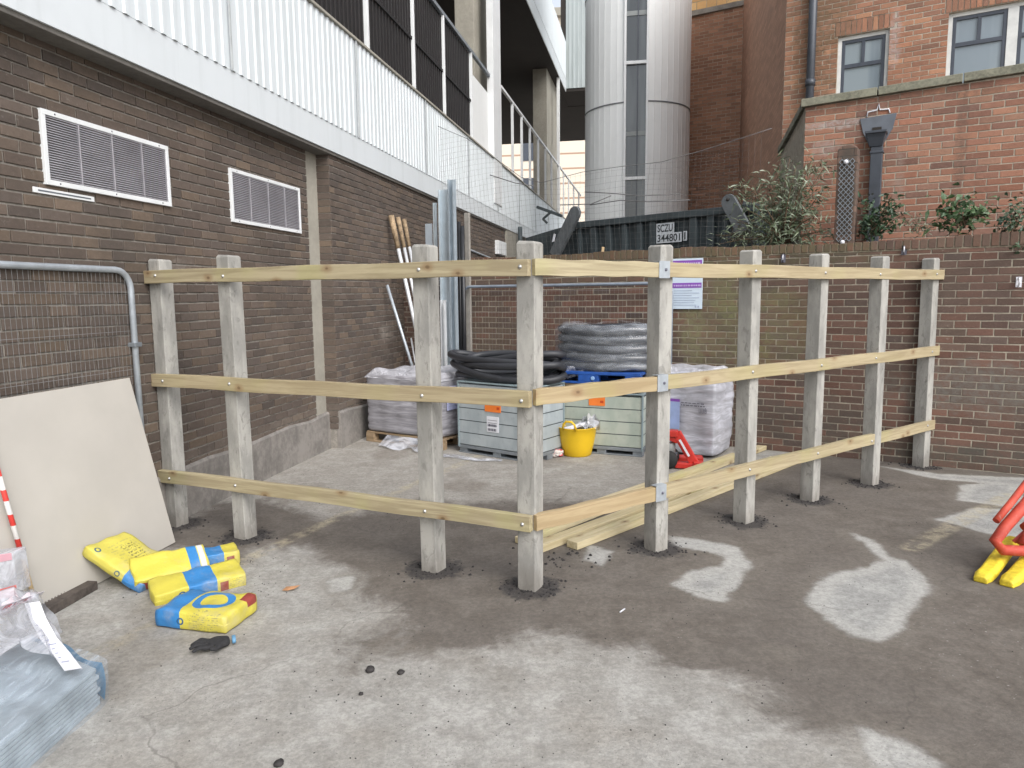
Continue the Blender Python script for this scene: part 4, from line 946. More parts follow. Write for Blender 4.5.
mb.build('side_rib', SKIPM, sk, .006)
nA = plS(659,223.5); nB = plS(684,232.5)
s_l = plS(659,230)[0]; s_m = plS(676.5,230)[0]; s_r = plS(684,236)[0]; zt = plS(660,224)[1]; zm = plS(668,233.3)[1]; zb = plS(668,243)[1]
WH = simple('stencil_white', (.66,.70,.74), .6)
mb = MB(); mb.box(s_l, s_m, -.058, -.052, zm, zt-.0); mb.box(s_l, s_r, -.0581, -.0521, zb, zm-.0005); s5_, s6_ = plS(685.7,238)[0], plS(689.3,238)[0]; mb.box(s5_, s6_, -.058, -.052, zb+.01, zm+.006)
mb.build('number_patch', WH, sk)
Mt = lambda x, z: Matrix.Translation((x, -.0605, z)) @ Matrix.Rotation(R(90), 4, 'X')
hh = (zt-zm)
INKD = simple('stencil_dark', (.03,.035,.04), .7)
mb = text_mb('SCZU', hh, Mt((s_l+s_m)/2, (zt+zm)/2), .002, ((s_m-s_l)*.86, hh*.74)); mb.build('number_text', INKD, sk)
mb = text_mb('344801', hh, Mt((s_l+s_r)/2, (zb+zm)/2), .002, ((s_r-s_l)*.90, hh*.74)); mb.build('number_text', INKD, sk)
mb = text_mb('1', hh, Mt((s5_+s6_)/2, (zb+zm)/2+.008), .002, ((s6_-s5_)*.35, hh*.72)); mb.build('number_text', INKD, sk)
# lifting arms
def plate(name, pts3, w, th, mat, root, hole=False, M=None):
    a, b = Vector(pts3[0]), Vector(pts3[1]); d = (b-a); L = d.length; d.normalize(); y = Vector((0,1,0)); 
    poly = [(0,-w/2),(L,-w/2)]+[(L+w/2*math.sin(q), -w/2*math.cos(q)) for q in np.linspace(.3, math.pi-.3, 6)]+[(L,w/2),(0,w/2)]
    up = y.cross(d)*-1
    Mm = M3(d, y, up, a); mb = MB(); mb.prism(poly, th, Mm); return mb.build(name, mat, root, .006)
def SKl(px, py, yoff):  # point on plane parallel to skip side
    nn = np.array([-ds[1], ds[0]]); s_, z_ = wl(px, py, A+nn*yoff, ds); return (s_, yoff, z_)
a1 = thing('skip_lifting_arm', 'scraped grey steel lifting arm leaning over the left end of the skip', 'lifting arm', (A[0], A[1], 0), rzS)
plate('arm_plate', (SKl(553,256,-.16), SKl(574,213,-.16)), .20, .05, SKIPA, a1)
mb = MB(); p = SKl(553,238,-.175); mb.prism([(p[0]-.02,p[2]-.06),(p[0]+.02,p[2]-.05),(p[0]+.05,p[2]+.05),(p[0]+.02,p[2]+.06)], .012, Matrix.Translation((0,-.18,0))); mb.build('lug_hole', PAPER, a1)
mb = MB(); mb.bar(SKl(537,207,.3), SKl(562,216,.3), .03, .045); mb.bar(SKl(552,211,.3), SKl(543,219,.3), .025, .03); mb.bar(SKl(543,219,.3), SKl(547,223,.3), .025,.03); mb.build('bent_bracket', SKIPM, a1)
a2 = thing('skip_lifting_arm', 'grey lifting arm with a round hole at its tip by the bush', 'lifting arm', (A[0], A[1], 0), rzS)
plate('arm_plate', (SKl(744,232,-.2), SKl(728,202,-.2)), .19, .05, SKIPA, a2)
p = SKl(727.5,199.5,-.21); MB().lathe([(0,0),(.022,0),(0,.003)], 14, Matrix.Translation(p) @ Matrix.Rotation(R(90),4,'X')).build('pin_hole', SOFFIT, a2)
mb = MB(); mb.bar(SKl(735,228,-.1), SKl(756,238,-.1), .05, .1); mb.bar(SKl(744,203,.1), SKl(764,207,.1), .06, .05); mb.build('bracket', SKIPA, a2)

# thing sticking up between skip and wall
for px, py, py2, nm, lab, m_ in ((602,262,247,'wooden_stake','pale wooden stake end poking up behind the yard wall under the skip','w'),):
    s_, z_ = BW(px-4, py, .3); s2_, z2_ = BW(px+1, py2, .3); a = WP(s_, .3); b = WP(s2_, .3)
    o = MB().bar((a[0],a[1],z_-.5), (b[0],b[1],z2_), .05, .03).build(nm, POLEW); tag(o, lab, 'stake')

# ------------------------------------------------------------------ wire netting above the wall
net = thing('wire_netting', 'sagging square mesh wire netting strung above the yard wall up to the stair tower', 'netting', (w0[0], w0[1], 0), rzW)
def net_build():
    mb = MB(); y = .45
    top_px = [(440,128),(470,140),(500,160),(525,178),(545,182),(585,172),(620,168),(660,160),(700,150),(745,138),(770,128)]
    tops = [wl(px, py, w0+wn*y, wd) for px, py in top_px]; sx = [q[0] for q in tops]; sz = [q[1] for q in tops]
    s = sx[0]; wires = []
    n = int((sx[-1]-sx[0])/.065); grid = []
    def W(s, z): return (s+.03*math.sin(z*3+s), y+.04*math.sin(s*1.7+z*2), z+.02*math.sin(s*4+z*5))
    for k in range(n):
        s = sx[0]+.065*k; zt = float(np.interp(s, sx, sz))
        pts = [W(s, 2.0+(zt-2.0)*j/5) for j in range(6)]
        for a, b in zip(pts[:-1], pts[1:]): mb.bar(a, b, .0014, .0014)
    z = 2.0
    while z < max(sz):
        for k in range(0, n-3, 3):
            s = sx[0]+.065*k
            if float(np.interp(s+.07, sx, sz)) > z: mb.bar(W(s, z), W(s+.195, z), .0014, .0014)
        z += .065
    mb.build('mesh', WIRE, net)
    tb = MB(); tb.tube([W(a, b) for a, b in zip(sx, sz)], .004, 5); tb.build('top_wire', WIRE, net)
    for row in ([(585,192),(610,193),(640,196),(680,194)], [(590,205),(620,200),(650,202),(690,200)], [(490,175),(515,183),(535,186)], [(560,205),(590,204),(612,196)]):
        lw = MB(); pp = [wl(px, py, w0+wn*.5, wd) for px, py in row]; lw.tube([(a, .5+.03*math.sin(i*2.1), b) for i, (a, b) in enumerate(pp)], .006, 5); lw.build('loose_wire', WIRE, net)
net_build()

# ------------------------------------------------------------------ plants
def leaf_cloud(name, lab, cat, root, stems, mat, ls, lw_, per, spread, droop=.2, group=None):
    t_ = thing(name, lab, cat, root, 0, group)
    st = MB(); lv = MB(); rr = random.Random(int(abs(root[0])*1000))
    def leaf(p, d, L, W):
        d = d.normalized(); u = Vector((rr.gauss(0,1), rr.gauss(0,1), rr.gauss(0,.6)+.8)); s_ = d.cross(u); 
        if s_.length < 1e-3: return
        s_.normalize(); nrm = s_.cross(d).normalized()
        b = p + d*L*.45 - nrm*L*.03; c = p + d*L - nrm*L*.14 - Vector((0,0,droop*L*.4)); q = p+d*L*.02
        k = lv
        vs = [q, p+d*L*.3+s_*W*.45+nrm*W*.15, p+d*L*.3-s_*W*.45+nrm*W*.15, b+s_*W*.4+nrm*W*.12, b-s_*W*.4+nrm*W*.12, b-nrm*.0, c, p+d*L*.3]
        k.add(vs, [(0,1,7),(0,7,2),(1,3,5,7),(7,5,4,2),(3,6,5),(5,6,4)], True)
    for (tip, rad) in stems:
        tip = Vector(tip); base = Vector((rr.uniform(-.04,.04), rr.uniform(-.04,.04), 0)); mid = base.lerp(tip, .5)+Vector((rr.uniform(-.08,.08), rr.uniform(-.05,.05), .08))
        pts = [base.lerp(mid, k/4).lerp(mid.lerp(tip, k/4), k/4) for k in range(5)]
        st.tube(pts, [rad*(1-.75*k/4) for k in range(5)], 6)
        for _ in range(per):
            k = rr.random()**.6; i = min(3, int(k*4)); p = pts[i].lerp(pts[i+1], k*4-i); p = p+Vector((rr.gauss(0,spread), rr.gauss(0,spread*.8), rr.gauss(0,spread)))
            d = Vector((rr.gauss(0,1), rr.gauss(0,1), rr.gauss(.1,.7)))
            leaf(p, d, ls*rr.uniform(.6,1.2), lw_*rr.uniform(.7,1.2))
            if rr.random() < .25: st.tube([p, p.lerp(pts[i], .7)], .0018, 4, False)
    st.build('stems', TWIG, t_); lv.build('leaves', mat, t_); return t_
def bpx(px, py, y): s_, z_ = BW(px, py, y); p = WP(s_, y); return Vector((p[0], p[1], z_))
rt = bpx(786, 243, .5)
tips = [(790,158),(775,165),(812,160),(826,168),(762,172),(745,182),(733,186),(800,176),(782,188),(824,190),(768,205),(752,212),(736,222),(742,238),(800,205),(818,215),(826,232),(790,225),(770,230),(758,236),(808,236),(796,168),(726,242),(716,236)]
stems = [(bpx(px, py, .5+random.uniform(-.25,.3))-rt, .012) for px, py in tips]
leaf_cloud('buddleia_bush', 'straggly grey green buddleia bush growing on the wall beside the skip', 'bush', rt, stems, LEAFB, .115, .018, 74, .07, .5)
rt = bpx(876, 236, .4); tips = [(868,200),(885,196),(896,200),(866,218),(890,212),(880,224),(900,216),(872,232),(862,228)]
leaf_cloud('dark_leaf_shrub', 'dark glossy leaved shrub at the foot of the black rain pipe', 'shrub', rt, [(bpx(px, py, .4+random.uniform(-.1,.15))-rt, .006) for px, py in tips], LEAFD, .08, .032, 44, .05)
rt = bpx(960, 228, .35); tips = [(945,196),(952,190),(968,202),(975,206),(938,208),(948,216),(985,216),(962,214),(932,224),(992,208)]
leaf_cloud('broad_leaf_plant', 'broad leaved green plant on top of the wall right of the rain pipe', 'plant', rt, [(bpx(px, py, .35+random.uniform(-.1,.15))-rt, .005) for px, py in tips], LEAFG, .10, .052, 20, .05)
rt = bpx(1012, 240, .3); tips = [(1018,205),(1024,212),(1006,214),(1020,236),(1024,250),(1022,262),(1002,226),(1040,220)]
leaf_cloud('trailing_ivy', 'trailing green ivy hanging over the wall top at the right edge', 'plant', rt, [(bpx(px, py, .15+random.uniform(-.25,.15))-rt, .004) for px, py in tips], LEAFD, .05, .032, 44, .05)
rt = bpx(915, 232, .4); tips = [(905,220),(918,218),(926,226),(908,230),(930,230)]
leaf_cloud('small_weed', 'small low weed growing along the wall top between two leafy plants', 'plant', rt, [(bpx(px, py, .3)-rt, .003) for px, py in tips], LEAFB, .05, .012, 20, .03)

# ------------------------------------------------------------------ mesh fence panels
def heras(name, lab, org, dirv, L, H, r, left_open=False, right=True, feet=True, pitch=.036, grp='mesh fence panels', hp=.26, m2=None, mt=1.0):
    rz = math.atan2(dirv[1], dirv[0]); t_ = thing(name, lab, 'fence panel', (org[0], org[1], 0), rz, grp)
    mb = MB(); rad = .13; arc = lambda cx, cz, a0, a1: [(cx+rad*math.cos(a), 0, cz+rad*math.sin(a)) for a in np.linspace(a0, a1, 7)]
    mb.tube([(0,0,.03)]+arc(rad, H-rad, math.pi, math.pi/2)+arc(L-rad, H-rad, math.pi/2, 0)+[(L,0,.03)], r, 12); mb.tube([(0,0,.25),(L,0,.25)], r*.8, 10)
    mb.build('frame', m2 or GALV, t_)
    w = MB(); x = .05
    while x < L-.03: w.bar((x,0,.25), (x,0,H), .0015*mt, .0015*mt); x += pitch
    z = .4
    while z < H-.02: w.bar((0,.003,z), (L,.003,z), .0022, .0022); z += hp
    w.build('mesh', WIREG, t_); return t_
p_off = .035
sr, _ = LB(139, 400, p_off); Pp = b0+vo*p_off+vd*sr
ph = heras('mesh_fence_panel', 'galvanised wire mesh fence panel standing against the dark brick wall behind the board', Pp-vd*3.2, vd, 3.2, 1.845, .021)
mb = MB(); s_ = 3.2; mb.box(s_-.035, s_+.035, -.03, .03, 1.33, 1.36); mb.build('clamp', GALVD, ph, .004)
a_s, z_s = BW(462, 290, -.12); b_s, _ = BW(671, 330, -.12); Pp = WP(a_s, -.12)
heras('mesh_fence_panel', 'grey wire mesh fence panel leaning on the mossy wall behind the pallets', Pp, wd, b_s-a_s, BW(560,286,-.12)[1]+.01, .018, pitch=.05, mt=.6, m2=simple('blue_grey_tube', (.24,.28,.34), .45, .2))

# ------------------------------------------------------------------ notice on the back wall
s0, zt = BW(671.5,259,-.03); s1, _ = BW(703,257.5,-.03); _, zb = BW(690,309,-.03)
sg = thing('notice_sign', 'white and purple notice board fixed to the mossy wall behind the fence', 'sign', (*WP((s0+s1)/2, -.02), zb), rzW)
w = (s1-s0)/2; h = zt-zb
MB().box(-w, w, -.006, 0, 0, h).build('board', SIGNW, sg, .002)
mb = MB(); mb.box(-w+.01, w-.01, -.009, -.0065, h-.07, h-.02); mb.box(-w+.01, w-.01, -.009, -.0065, h*.42, h*.52); mb.build('purple_band', PURP, sg)
mb = MB()
for k in range(7):
    z = h*.36-k*.026; mb.box(-w+.03, w*(.3+.6*random.random()), -.0085, -.0065, z, z+.006)
for x in (w-.07, w-.04): mb.box(x-.01, x+.01, -.0085, -.0065, .015, .035)
mb.build('small_print', simple('faint_print', (.36,.42,.55), .6), sg)
mb = MB()
for z in (h-.055, h*.46):
    x = -w+.03
    while x < w-.04: q = random.uniform(.01,.03); mb.box(x, x+q, -.0108, -.0092, z-.006, z+.012); x += q+.008
mb.build('header_print', simple('pale_purple_print', (.5,.4,.65), .6), sg)

# ------------------------------------------------------------------ pallets
def pallet(root, W, Dp, mat, h=.12, name='pallet'):
    mb = MB()
    for k in range(5): y = Dp*(k+.5)/5; mb.box(0, W, y-Dp*.08, y+Dp*.08, h-.02, h)
    for y in (.05, Dp/2, Dp-.05):
        mb.box(0, W, y-.045, y+.045, 0, .018)
        for x in (.06, W/2, W-.06): mb.box(x-.06, x+.06, y-.044, y+.044, .018, h-.022)
    return mb.build(name, mat, root, .003)
def softbox(W, Dp, z0, z1, n=22, nz=12, rad=.03, amp=.012, dome=0, seed=1, layers=0):
    """slightly bulging box surface with rounded edges"""
    bm = bmesh.new(); bmesh.ops.create_cube(bm, size=1); bmesh.ops.subdivide_edges(bm, edges=bm.edges, cuts=n, use_grid_fill=True)
    r = random.Random(seed); ph = [r.uniform(0,6) for _ in range(8)]
    for v in bm.verts:
        x, y, z = v.co*2
        px, py, pz = W/2*x, Dp/2*y, z
        e = (abs(x)**8+abs(y)**8+abs(z)**8)**(1/8)
        k = .35; x2, y2, z2 = (x/e*k+x*(1-k), y/e*k+y*(1-k), z/e*k+z*(1-k))
        X_, Y_, Z_ = W/2*x2, Dp/2*y2, (z2+1)/2*(z1-z0)+z0
        w = amp*(math.sin(X_*9+ph[0]+Z_*4)+math.sin(Y_*11+ph[1]-Z_*6)+.8*math.sin(Z_*17+ph[2]+X_*5+Y_*4)+.6*math.sin(X_*27+Y_*23+ph[3]))
        side = Vector((x if abs(x) > .98 else 0, y if abs(y) > .98 else 0, 0))
        X_ += side.x*w; Y_ += side.y*w
        if layers:
            q = abs(math.sin(math.pi*(Z_-z0)/layers)); X_ += side.x*.016*(q**.35-1); Y_ += side.y*.016*(q**.35-1)
        if z > .98: Z_ += w*1.2+dome*(1-x*x)*(1-y*y)+dome*.35*(math.sin(X_*8+ph[4])+math.sin(Y_*9+X_*6+ph[5]))*.6
        v.co = (X_+W/2, Y_+Dp/2, Z_)
    mb = MB(); bm.verts.ensure_lookup_table(); mb.add([v.co.copy() for v in bm.verts], [tuple(v.index for v in f.verts) for f in bm.faces], True); bm.free(); return mb
# left grey pallet
A = g(366,441); B = g(442,451); rz = math.atan2(B[1]-A[1], B[0]-A[0]); W = float(np.hypot(*(B-A)))
lp = thing('wrapped_pallet_load', 'grey stretch wrapped pallet load of blocks in the corner by the brown wall', 'pallet load', (A[0], A[1], 0), rz)
pallet(lp, W, .8, PALW); zt = .78
softbox(W-.02, .8, .122, zt, 30, 12, layers=.094, amp=.005, seed=3).build('wrapped_blocks', WRAPG, lp)
# loose cover film on top
def sheet(nx, ny, f):
    mb = MB(); vs = [f(i/nx, j/ny) for j in range(ny+1) for i in range(nx+1)]; fs = [(j*(nx+1)+i, j*(nx+1)+i+1, (j+1)*(nx+1)+i+1, (j+1)*(nx+1)+i) for j in range(ny) for i in range(nx)]
    return mb.add(vs, fs, True)
def topfilm(W, Dp, z, amp, ov=.02, seed=0):
    r = random.Random(seed); ph = [r.uniform(0,6) for _ in range(6)]
    def f(u, v):
        x = -ov+u*(W+2*ov); y = -ov+v*(Dp+2*ov); e = min(u, 1-u, v, 1-v)*12; e = min(1, e)
        return (x, y, z-.05*(1-e)+e*amp*(.45+.5*math.sin(x*7+ph[0]+y*3)*math.sin(y*8+ph[1])+.35*abs(math.sin(x*13+y*9+ph[2]))))
    return sheet(28, 24, f)
topfilm(W-.02, .8, zt+.012, .05, .0, 5).build('cover_film', WRAPTOP, lp)
mb = MB(); mb.box(W-.012, W-.004, .12, .38, .42, .68); mb.build('paper_note', LILAC, lp)
mb = MB()
for k in range(7): mb.box(W-.0055, W-.002, .15, .35-.05*(k%3), .64-k*.03, .645-k*.03)
mb.build('note_print', simple('faint_print', (.36,.42,.55), .6), lp)
def flap(u, v): return (.35+u*.75+v*.1*math.sin(u*5), -.02-.16*v-.05*v*math.sin(u*9), .11*(1-v)+.015*v*(1+math.sin(u*17)))
sheet(20, 5, flap).build('torn_wrap', FILM2, lp)
o = sheet(18, 8, lambda u, v: (u*.7, v*.16*(1-.5*u)+.03*math.sin(u*8), .012+.018*abs(math.sin(u*11+v*4))*(1-abs(2*v-1)))).build('plastic_scrap', FILM2); o.location = (*g(437,458), 0); o.rotation_euler = (0,0,R(-22)); tag(o, 'torn clear plastic lying on the ground below the grey pallet load', 'plastic scrap')

# crates
def crate(A, rz, W, Dp, H, mat, lab, labels):
    t_ = thing('slatted_crate', lab, 'crate', (A[0], A[1], 0), rz, 'pale slatted crates on dark feet')
    base = MB(); base.box(0, W, 0, Dp, .05, .085)
    for x in (.05, W/2, W-.05):
        for y in (.06, Dp/2, Dp-.06): base.box(x-.05, x+.05, y-.05, y+.05, 0, .05)
    base.box(-.004, W+.004, -.004, .08, 0, .015); base.build('base', GALVD, t_, .004)
    b = MB(); b.box(0, W, 0, Dp, .086, H); b.build('body', mat, t_, .012)
    c = MB()
    for x in (0, W):
        for y in (0, Dp): c.box(x-.01, x+.01, y-.01, y+.01, .06, H+.01)
    c.build('corner_post', simple('teal_grey_post', (.22,.28,.30), .5), t_, .004)
    MB().box(-.012, W+.012, -.012, Dp+.012, H+.011, H+.025).build('lid', simple('teal_grey_post', (.22,.28,.30), .5), t_, .004)
    for (x0, x1, z0, z1, m_, nm) in labels:
        l = MB().box(x0, x1, -.006, -.001, z0, z1).build(nm, m_, t_)
        if m_ is PAPER:
            mb = MB(); r_ = random.Random(3)
            for k in range(3): mb.box(x0+.015, x1-.02, -.008, -.0065, z1-.04-k*.028, z1-.036-k*.028)
            for k in range(2):
                x = x0+.015
                while x < x1-.03: q = r_.uniform(.008,.02); mb.box(x, x+q, -.008, -.0065, z0+.012+k*.045, z0+.038+k*.045); x += q+.006
            mb.build('label_print', INK, l)
        if m_ is ORLAB: MB().box(x1-.05, x1-.015, -.008, -.0065, z0+.03, z0+.055).build('label_print', simple('dark_orange', (.5,.06,.01), .6), l)
    return t_
B = g(536,464); rz1 = R(-37); W1 = 1.0; A = B-W1*np.array([math.cos(rz1), math.sin(rz1)])
def crs(px, py, A, rz): d = np.array([math.cos(rz), math.sin(rz)]); return wl(px, py, A, d)
x0, z1 = crs(485,402,A,rz1); x1, z0 = crs(501,413,A,rz1); x2, z2 = crs(487,416,A,rz1); x3, z3 = crs(499,433,A,rz1)
H1 = .74
crate(A, rz1, W1, .5, H1, PALEB, 'pale blue slatted crate with a white data label, under the black pipe coil', [(x0, x1, z0, z1, ORLAB, 'orange_label'), (x2, x3, z3, z2, PAPER, 'data_label')])
CR1 = (A, rz1)
A2 = g(562,451); B2 = g(646,460); rz2 = math.atan2(*(B2-A2)[::-1]); rz2 = R(-23); W2 = .86
x0, z1 = crs(589,396,A2,rz2); x1, z0 = crs(605,406,A2,rz2); _, H2 = crs(600,393,A2,rz2)
crate(A2, rz2, W2, .6, H2-.02, PALEG, 'pale green slatted crate behind the yellow tub, under the blue pallet', [(x0, x1, z0, z1, ORLAB, 'orange_label')])
# brown pallet lying across the crates
d2 = np.array([math.cos(rz2), math.sin(rz2)]); n2 = np.array([-d2[1], d2[0]])
Q = A2-d2*.27+n2*.02
bp = thing('wooden_pallet', 'brown wooden pallet directly beneath the blue pallet', 'pallet', (Q[0], Q[1], H2+.015), rz2); pallet(bp, 1.1, .75, PALW, .07, 'deck')
zq = H2+.087
_, zb_ = crs(600,382,A2,rz2); 
bl = thing('blue_pallet', 'bright blue pallet carrying the wrapped coil of pipe', 'pallet', (*(Q+d2*.0), zq), rz2)
mb = MB(); W3 = 1.1; D3 = .8; hb = .125
mb.box(0, W3, 0, D3, hb-.03, hb)
for y in (.0, D3/2-.05, D3-.1):
    mb.box(0, W3, y, y+.1, 0, .022)
    for x in (0, W3/2-.11, W3-.16): mb.box(x, x+(.22 if 0 < x < W3-.17 else .16), y+.003, y+.097, .022, hb-.03)
mb.build('deck', BLUEP, bl, .005)
x = W3/2; MB().lathe([(0,0),(.022,0),(.022,.002),(.012,.0021)], 14, Matrix.Translation((x+.05,-.001,.06)) @ Matrix.Rotation(R(90),4,'X')).build('stamp_mark', simple('pale_blue_mark', (.25,.42,.7), .5), bl)
# wrapped coil
zc = zq+hb; cc = A2+d2*.40+n2*.50
_pl = crs(553,350,cc,rz2)[0]; _pr = 1
coil = thing('wrapped_pipe_coil', 'thick coil of black pipe shrink wrapped in shiny clear film on the blue pallet', 'pipe coil', (cc[0], cc[1], zc), rz2)
Rc = .60; ry = .46
mb = MB(); hcoil = .47; nr = 5; rp = hcoil/nr/2
for k in range(nr):
    z = rp+k*2*rp; pts = [((Rc-rp)*math.cos(a), (ry-rp)*math.sin(a), z+.008*math.sin(3*a+k)) for a in np.linspace(0, 2*math.pi, 48, endpoint=False)]
    mb.tube(pts, rp, 12, closed=True)
    pts = [((Rc-3*rp)*math.cos(a), (ry-3*rp)*math.sin(a), z+.008*math.sin(3*a+k)) for a in np.linspace(0, 2*math.pi, 40, endpoint=False)]
    if k > 2: mb.tube(pts, rp, 10, closed=True)
mb.build('pipe', simple('sheen_black_pipe', (.045,.05,.06), .18, 0, .2, 10, .1), coil)
def shell(u, v):
    a = 2*math.pi*u; pr = [(.9,.0),(1.03,.03),(1.035,.25),(1.03,.5),(1.03,.75),(1.02,.95),(.93,1.04),(.7,1.03)]; k = v*7; i = min(6, int(k)); f_ = k-i
    q = (pr[i][0]*(1-f_)+pr[i+1][0]*f_, pr[i][1]*(1-f_)+pr[i+1][1]*f_)
    w = 1+.008*math.sin(a*5+v*4)+.005*math.sin(a*17-v*9); bul = .034*abs(math.sin(math.pi*min(1,max(0,q[1]))*nr))**.7
    return (Rc*(q[0]+bul-.01)*w*math.cos(a), ry*(q[0]+bul-.01)*w*math.sin(a), q[1]*hcoil+.012*math.sin(a*5)+.006*math.sin(a*17))
sheet(120, 42, shell).build('shrink_film', FILM, coil)
mb = sheet(10, 8, lambda u, v: (-.42+u*.26+.03*math.sin(v*9), -.40-.02*math.sin(u*8), -.14*v*(1-.4*u)+.05)); mb.build('film_tail', FILM2, coil)
# black pipes draped across crate one
pc = thing('black_pipe_coil', 'loose tangled coil of thick black ducting pipe on the pale blue crate', 'pipe coil', (CR1[0][0], CR1[0][1], H1+.03), rz1)
mb = MB(); rp = .036
for k, (cx, cy, rx, ry_, tz, z0, ph) in enumerate(((.42,.34,.66,.30,.02,.04,0),(.34,.36,.66,.33,-.05,.10,.5),(.46,.30,.62,.27,.08,.12,1),(.40,.38,.58,.30,-.08,.16,1.6),(.36,.34,.72,.28,.06,.19,2.4),(.44,.40,.60,.26,-.04,.24,3))):
    pts = [(cx+rx*math.cos(a), cy+ry_*math.sin(a), z0+tz*math.cos(a+ph)+.025*math.sin(2*a+ph)) for a in np.linspace(0, 2*math.pi, 44, endpoint=False)]
    pts = [(p[0], p[1], max(rp, p[2])) for p in pts]; mb.tube(pts, rp, 12, closed=True)
mb.build('pipe', simple('ribbed_black', (.03,.032,.038), .5), pc)
# right white pallet
B = g(714,460); dd = np.array([.80,-.60]); rz3 = math.atan2(dd[1], dd[0]); W4 = .78; A = B-dd*W4
rp_ = thing('wrapped_block_stack', 'white film wrapped stack of blocks beside the red pallet truck', 'pallet load', (A[0], A[1], 0), rz3)
mb = softbox(W4, .5, .02, .86, 30, 12, layers=.105, amp=.006, seed=9); mb.build('wrapped_blocks', WRAPP, rp_)
topfilm(W4, .5, .865, .05, .0, 8).build('cover_film', WRAPTOP, rp_)
d3 = lambda px, py: wl(px, py, A, dd)
x0, z1 = d3(682,401.5); x1, z0 = d3(706,411); r_ = random.Random(5); mb = MB()
for row in (z1-.005, z1-.03):
    x = x0
    while x < x1-.02: q = r_.uniform(.01,.04); mb.box(x, x+q, -.022, -.019, row-.006, row+.004); x += q+.008
for i, ch in enumerate(range(3)):
    xx = x0+.19+i*.03; mb.box(xx, xx+.004, -.022, -.019, z0-.02, z0+.02); mb.box(xx+.016, xx+.02, -.022, -.019, z0-.02, z0+.02); mb.box(xx, xx+.02, -.022, -.019, z0-.024, z0-.02)
mb.box(x1+.0, x1+.004, -.022, -.019, z0-.01, z0+.035)
mb.build('print_marks', INK, rp_)
x0, z1 = d3(669,398); x1, z0 = d3(680,429); MB().box(x0-.05, x1, -.02, -.018, z0, z1-.03).build('blue_sticker', simple('sticker_blue', (.33,.42,.68), .5), rp_); MB().box(x0-.05, x1, -.02, -.018, z1-.028, z1).build('purple_sticker', PURP, rp_)

# ------------------------------------------------------------------ yellow tub
q = g(578,457); tub = thing('yellow_tub', 'yellow flexible builders tub with two handles and rubbish inside', 'tub', (q[0], q[1]+.12, 0), R(8))
r0, r1, th = .150, .205, .30
MB().lathe([(0,0),(r0-.01,0),(r0,.012),(r0+.02,.1),(r0+.04,.2),(r1-.004,th-.01),(r1+.006,th),(r1-.002,th+.004),(r1-.01,th-.01),(r0+.03,.2),(r0-.012,.02),(0,.018)], 40).build('tub_body', YELTUB, tub)
for sx in (-1, 1):
    mb = MB(); mb.tube([(sx*(r1-.0), -.075, th-.012), (sx*(r1+.012), -.06, th+.05), (sx*(r1+.016), -.03, th+.08), (sx*(r1+.016), .03, th+.08), (sx*(r1+.012), .06, th+.05), (sx*(r1), .075, th-.012)], .012, 8)
    h_ = mb.build('handle', YELTUB, tub)
    if sx == -1: h_.rotation_euler = (0,0,R(55)) ; 
    if sx == 1: h_.rotation_euler = (0,0,R(50))
rub = thing('rubbish_in_tub', 'white plastic sheet scraps and dusty rubble filling the yellow tub', 'rubbish', (q[0], q[1]+.12, .23), 0)
sheet(14, 14, lambda u, v: ((r1-.02)*(2*u-1)*math.sqrt(max(0, 1-(2*v-1)**2/2)), (r1-.02)*(2*v-1)*math.sqrt(max(0, 1-(2*u-1)**2/2)), .03+.02*math.sin(u*9)*math.sin(v*7))).build('rubble', simple('dusty_rubble', (.36,.27,.13), .9), rub)
sheet(12, 10, lambda u, v: (-.02+u*.22+.02*math.sin(v*9), -.12+v*.2, .05+.14*u*v+.05*abs(math.sin(u*7+v*5)))).build('plastic_sheet', FILM2, rub)
MB().bar((-.14,-.10,.055), (.12,-.02,.11), .05, .03).build('white_offcut', PAPER, rub, .004)
sheet(10, 10, lambda u, v: (.10+u*.13, -.08+.12*math.sin(u*3), .05+v*.15*(1-.3*u)+.02*math.sin(u*12))).build('bag_scrap', simple('grey_white_bag', (.55,.56,.56), .4), rub)
# red crumpled bag between crate and tub
q = g(556,458); bm = bmesh.new(); bmesh.ops.create_icosphere(bm, subdivisions=3, radius=.06)
for v in bm.verts: v.co *= random.uniform(.75,1.15); v.co.x *= 1.4; v.co.z = max(-.04, v.co.z*.8)
me = bpy.data.meshes.new('crumpled_bag'); bm.to_mesh(me); bm.free(); t = NT('red_white_wrapper'); me.materials.append(t.fin(t.mix(t.step(t.noise(12,2), .48, .54), (.5,.04,.05), (.6,.55,.52)), .4))
o = link('crumpled_bag', me); o.location = (q[0], q[1]+.06, .04); tag(o, 'crumpled red and white wrapper left of the yellow tub', 'litter')

# ------------------------------------------------------------------ pallet truck
q = g(684,470); pt = thing('pallet_truck', 'red hand pallet truck with black wheels against the white wrapped stack', 'pallet truck', (q[0], q[1]+.15, 0), R(-18))
def Wh(x, y, r, w, nm='wheel'):
    o = MB().lathe([(0,-w/2),(r*.55,-w/2),(r*.6,-w*.35),(r*.62,-w/2),(r*.95,-w/2),(r,-w*.35),(r,w*.35),(r*.95,w/2),(0,w/2)], 28, Matrix.Translation((x, y, r)) @ Matrix.Rotation(R(90),4,'X')).build(nm, BLACKR, pt)
    MB().lathe([(0,-w/2-.004),(r*.5,-w/2-.004),(r*.5,-w/2+.01)], 20, Matrix.Translation((x, y, r)) @ Matrix.Rotation(R(90),4,'X')).build('hub', GALVD, o)
Wh(-.10, -.12, .085, .05); Wh(-.10, .06, .085, .05)
MB().bar((-.03,-.03,.115), (-.2,-.03,.115), .2, .03).build('axle_plate', GALVD, pt, .004)
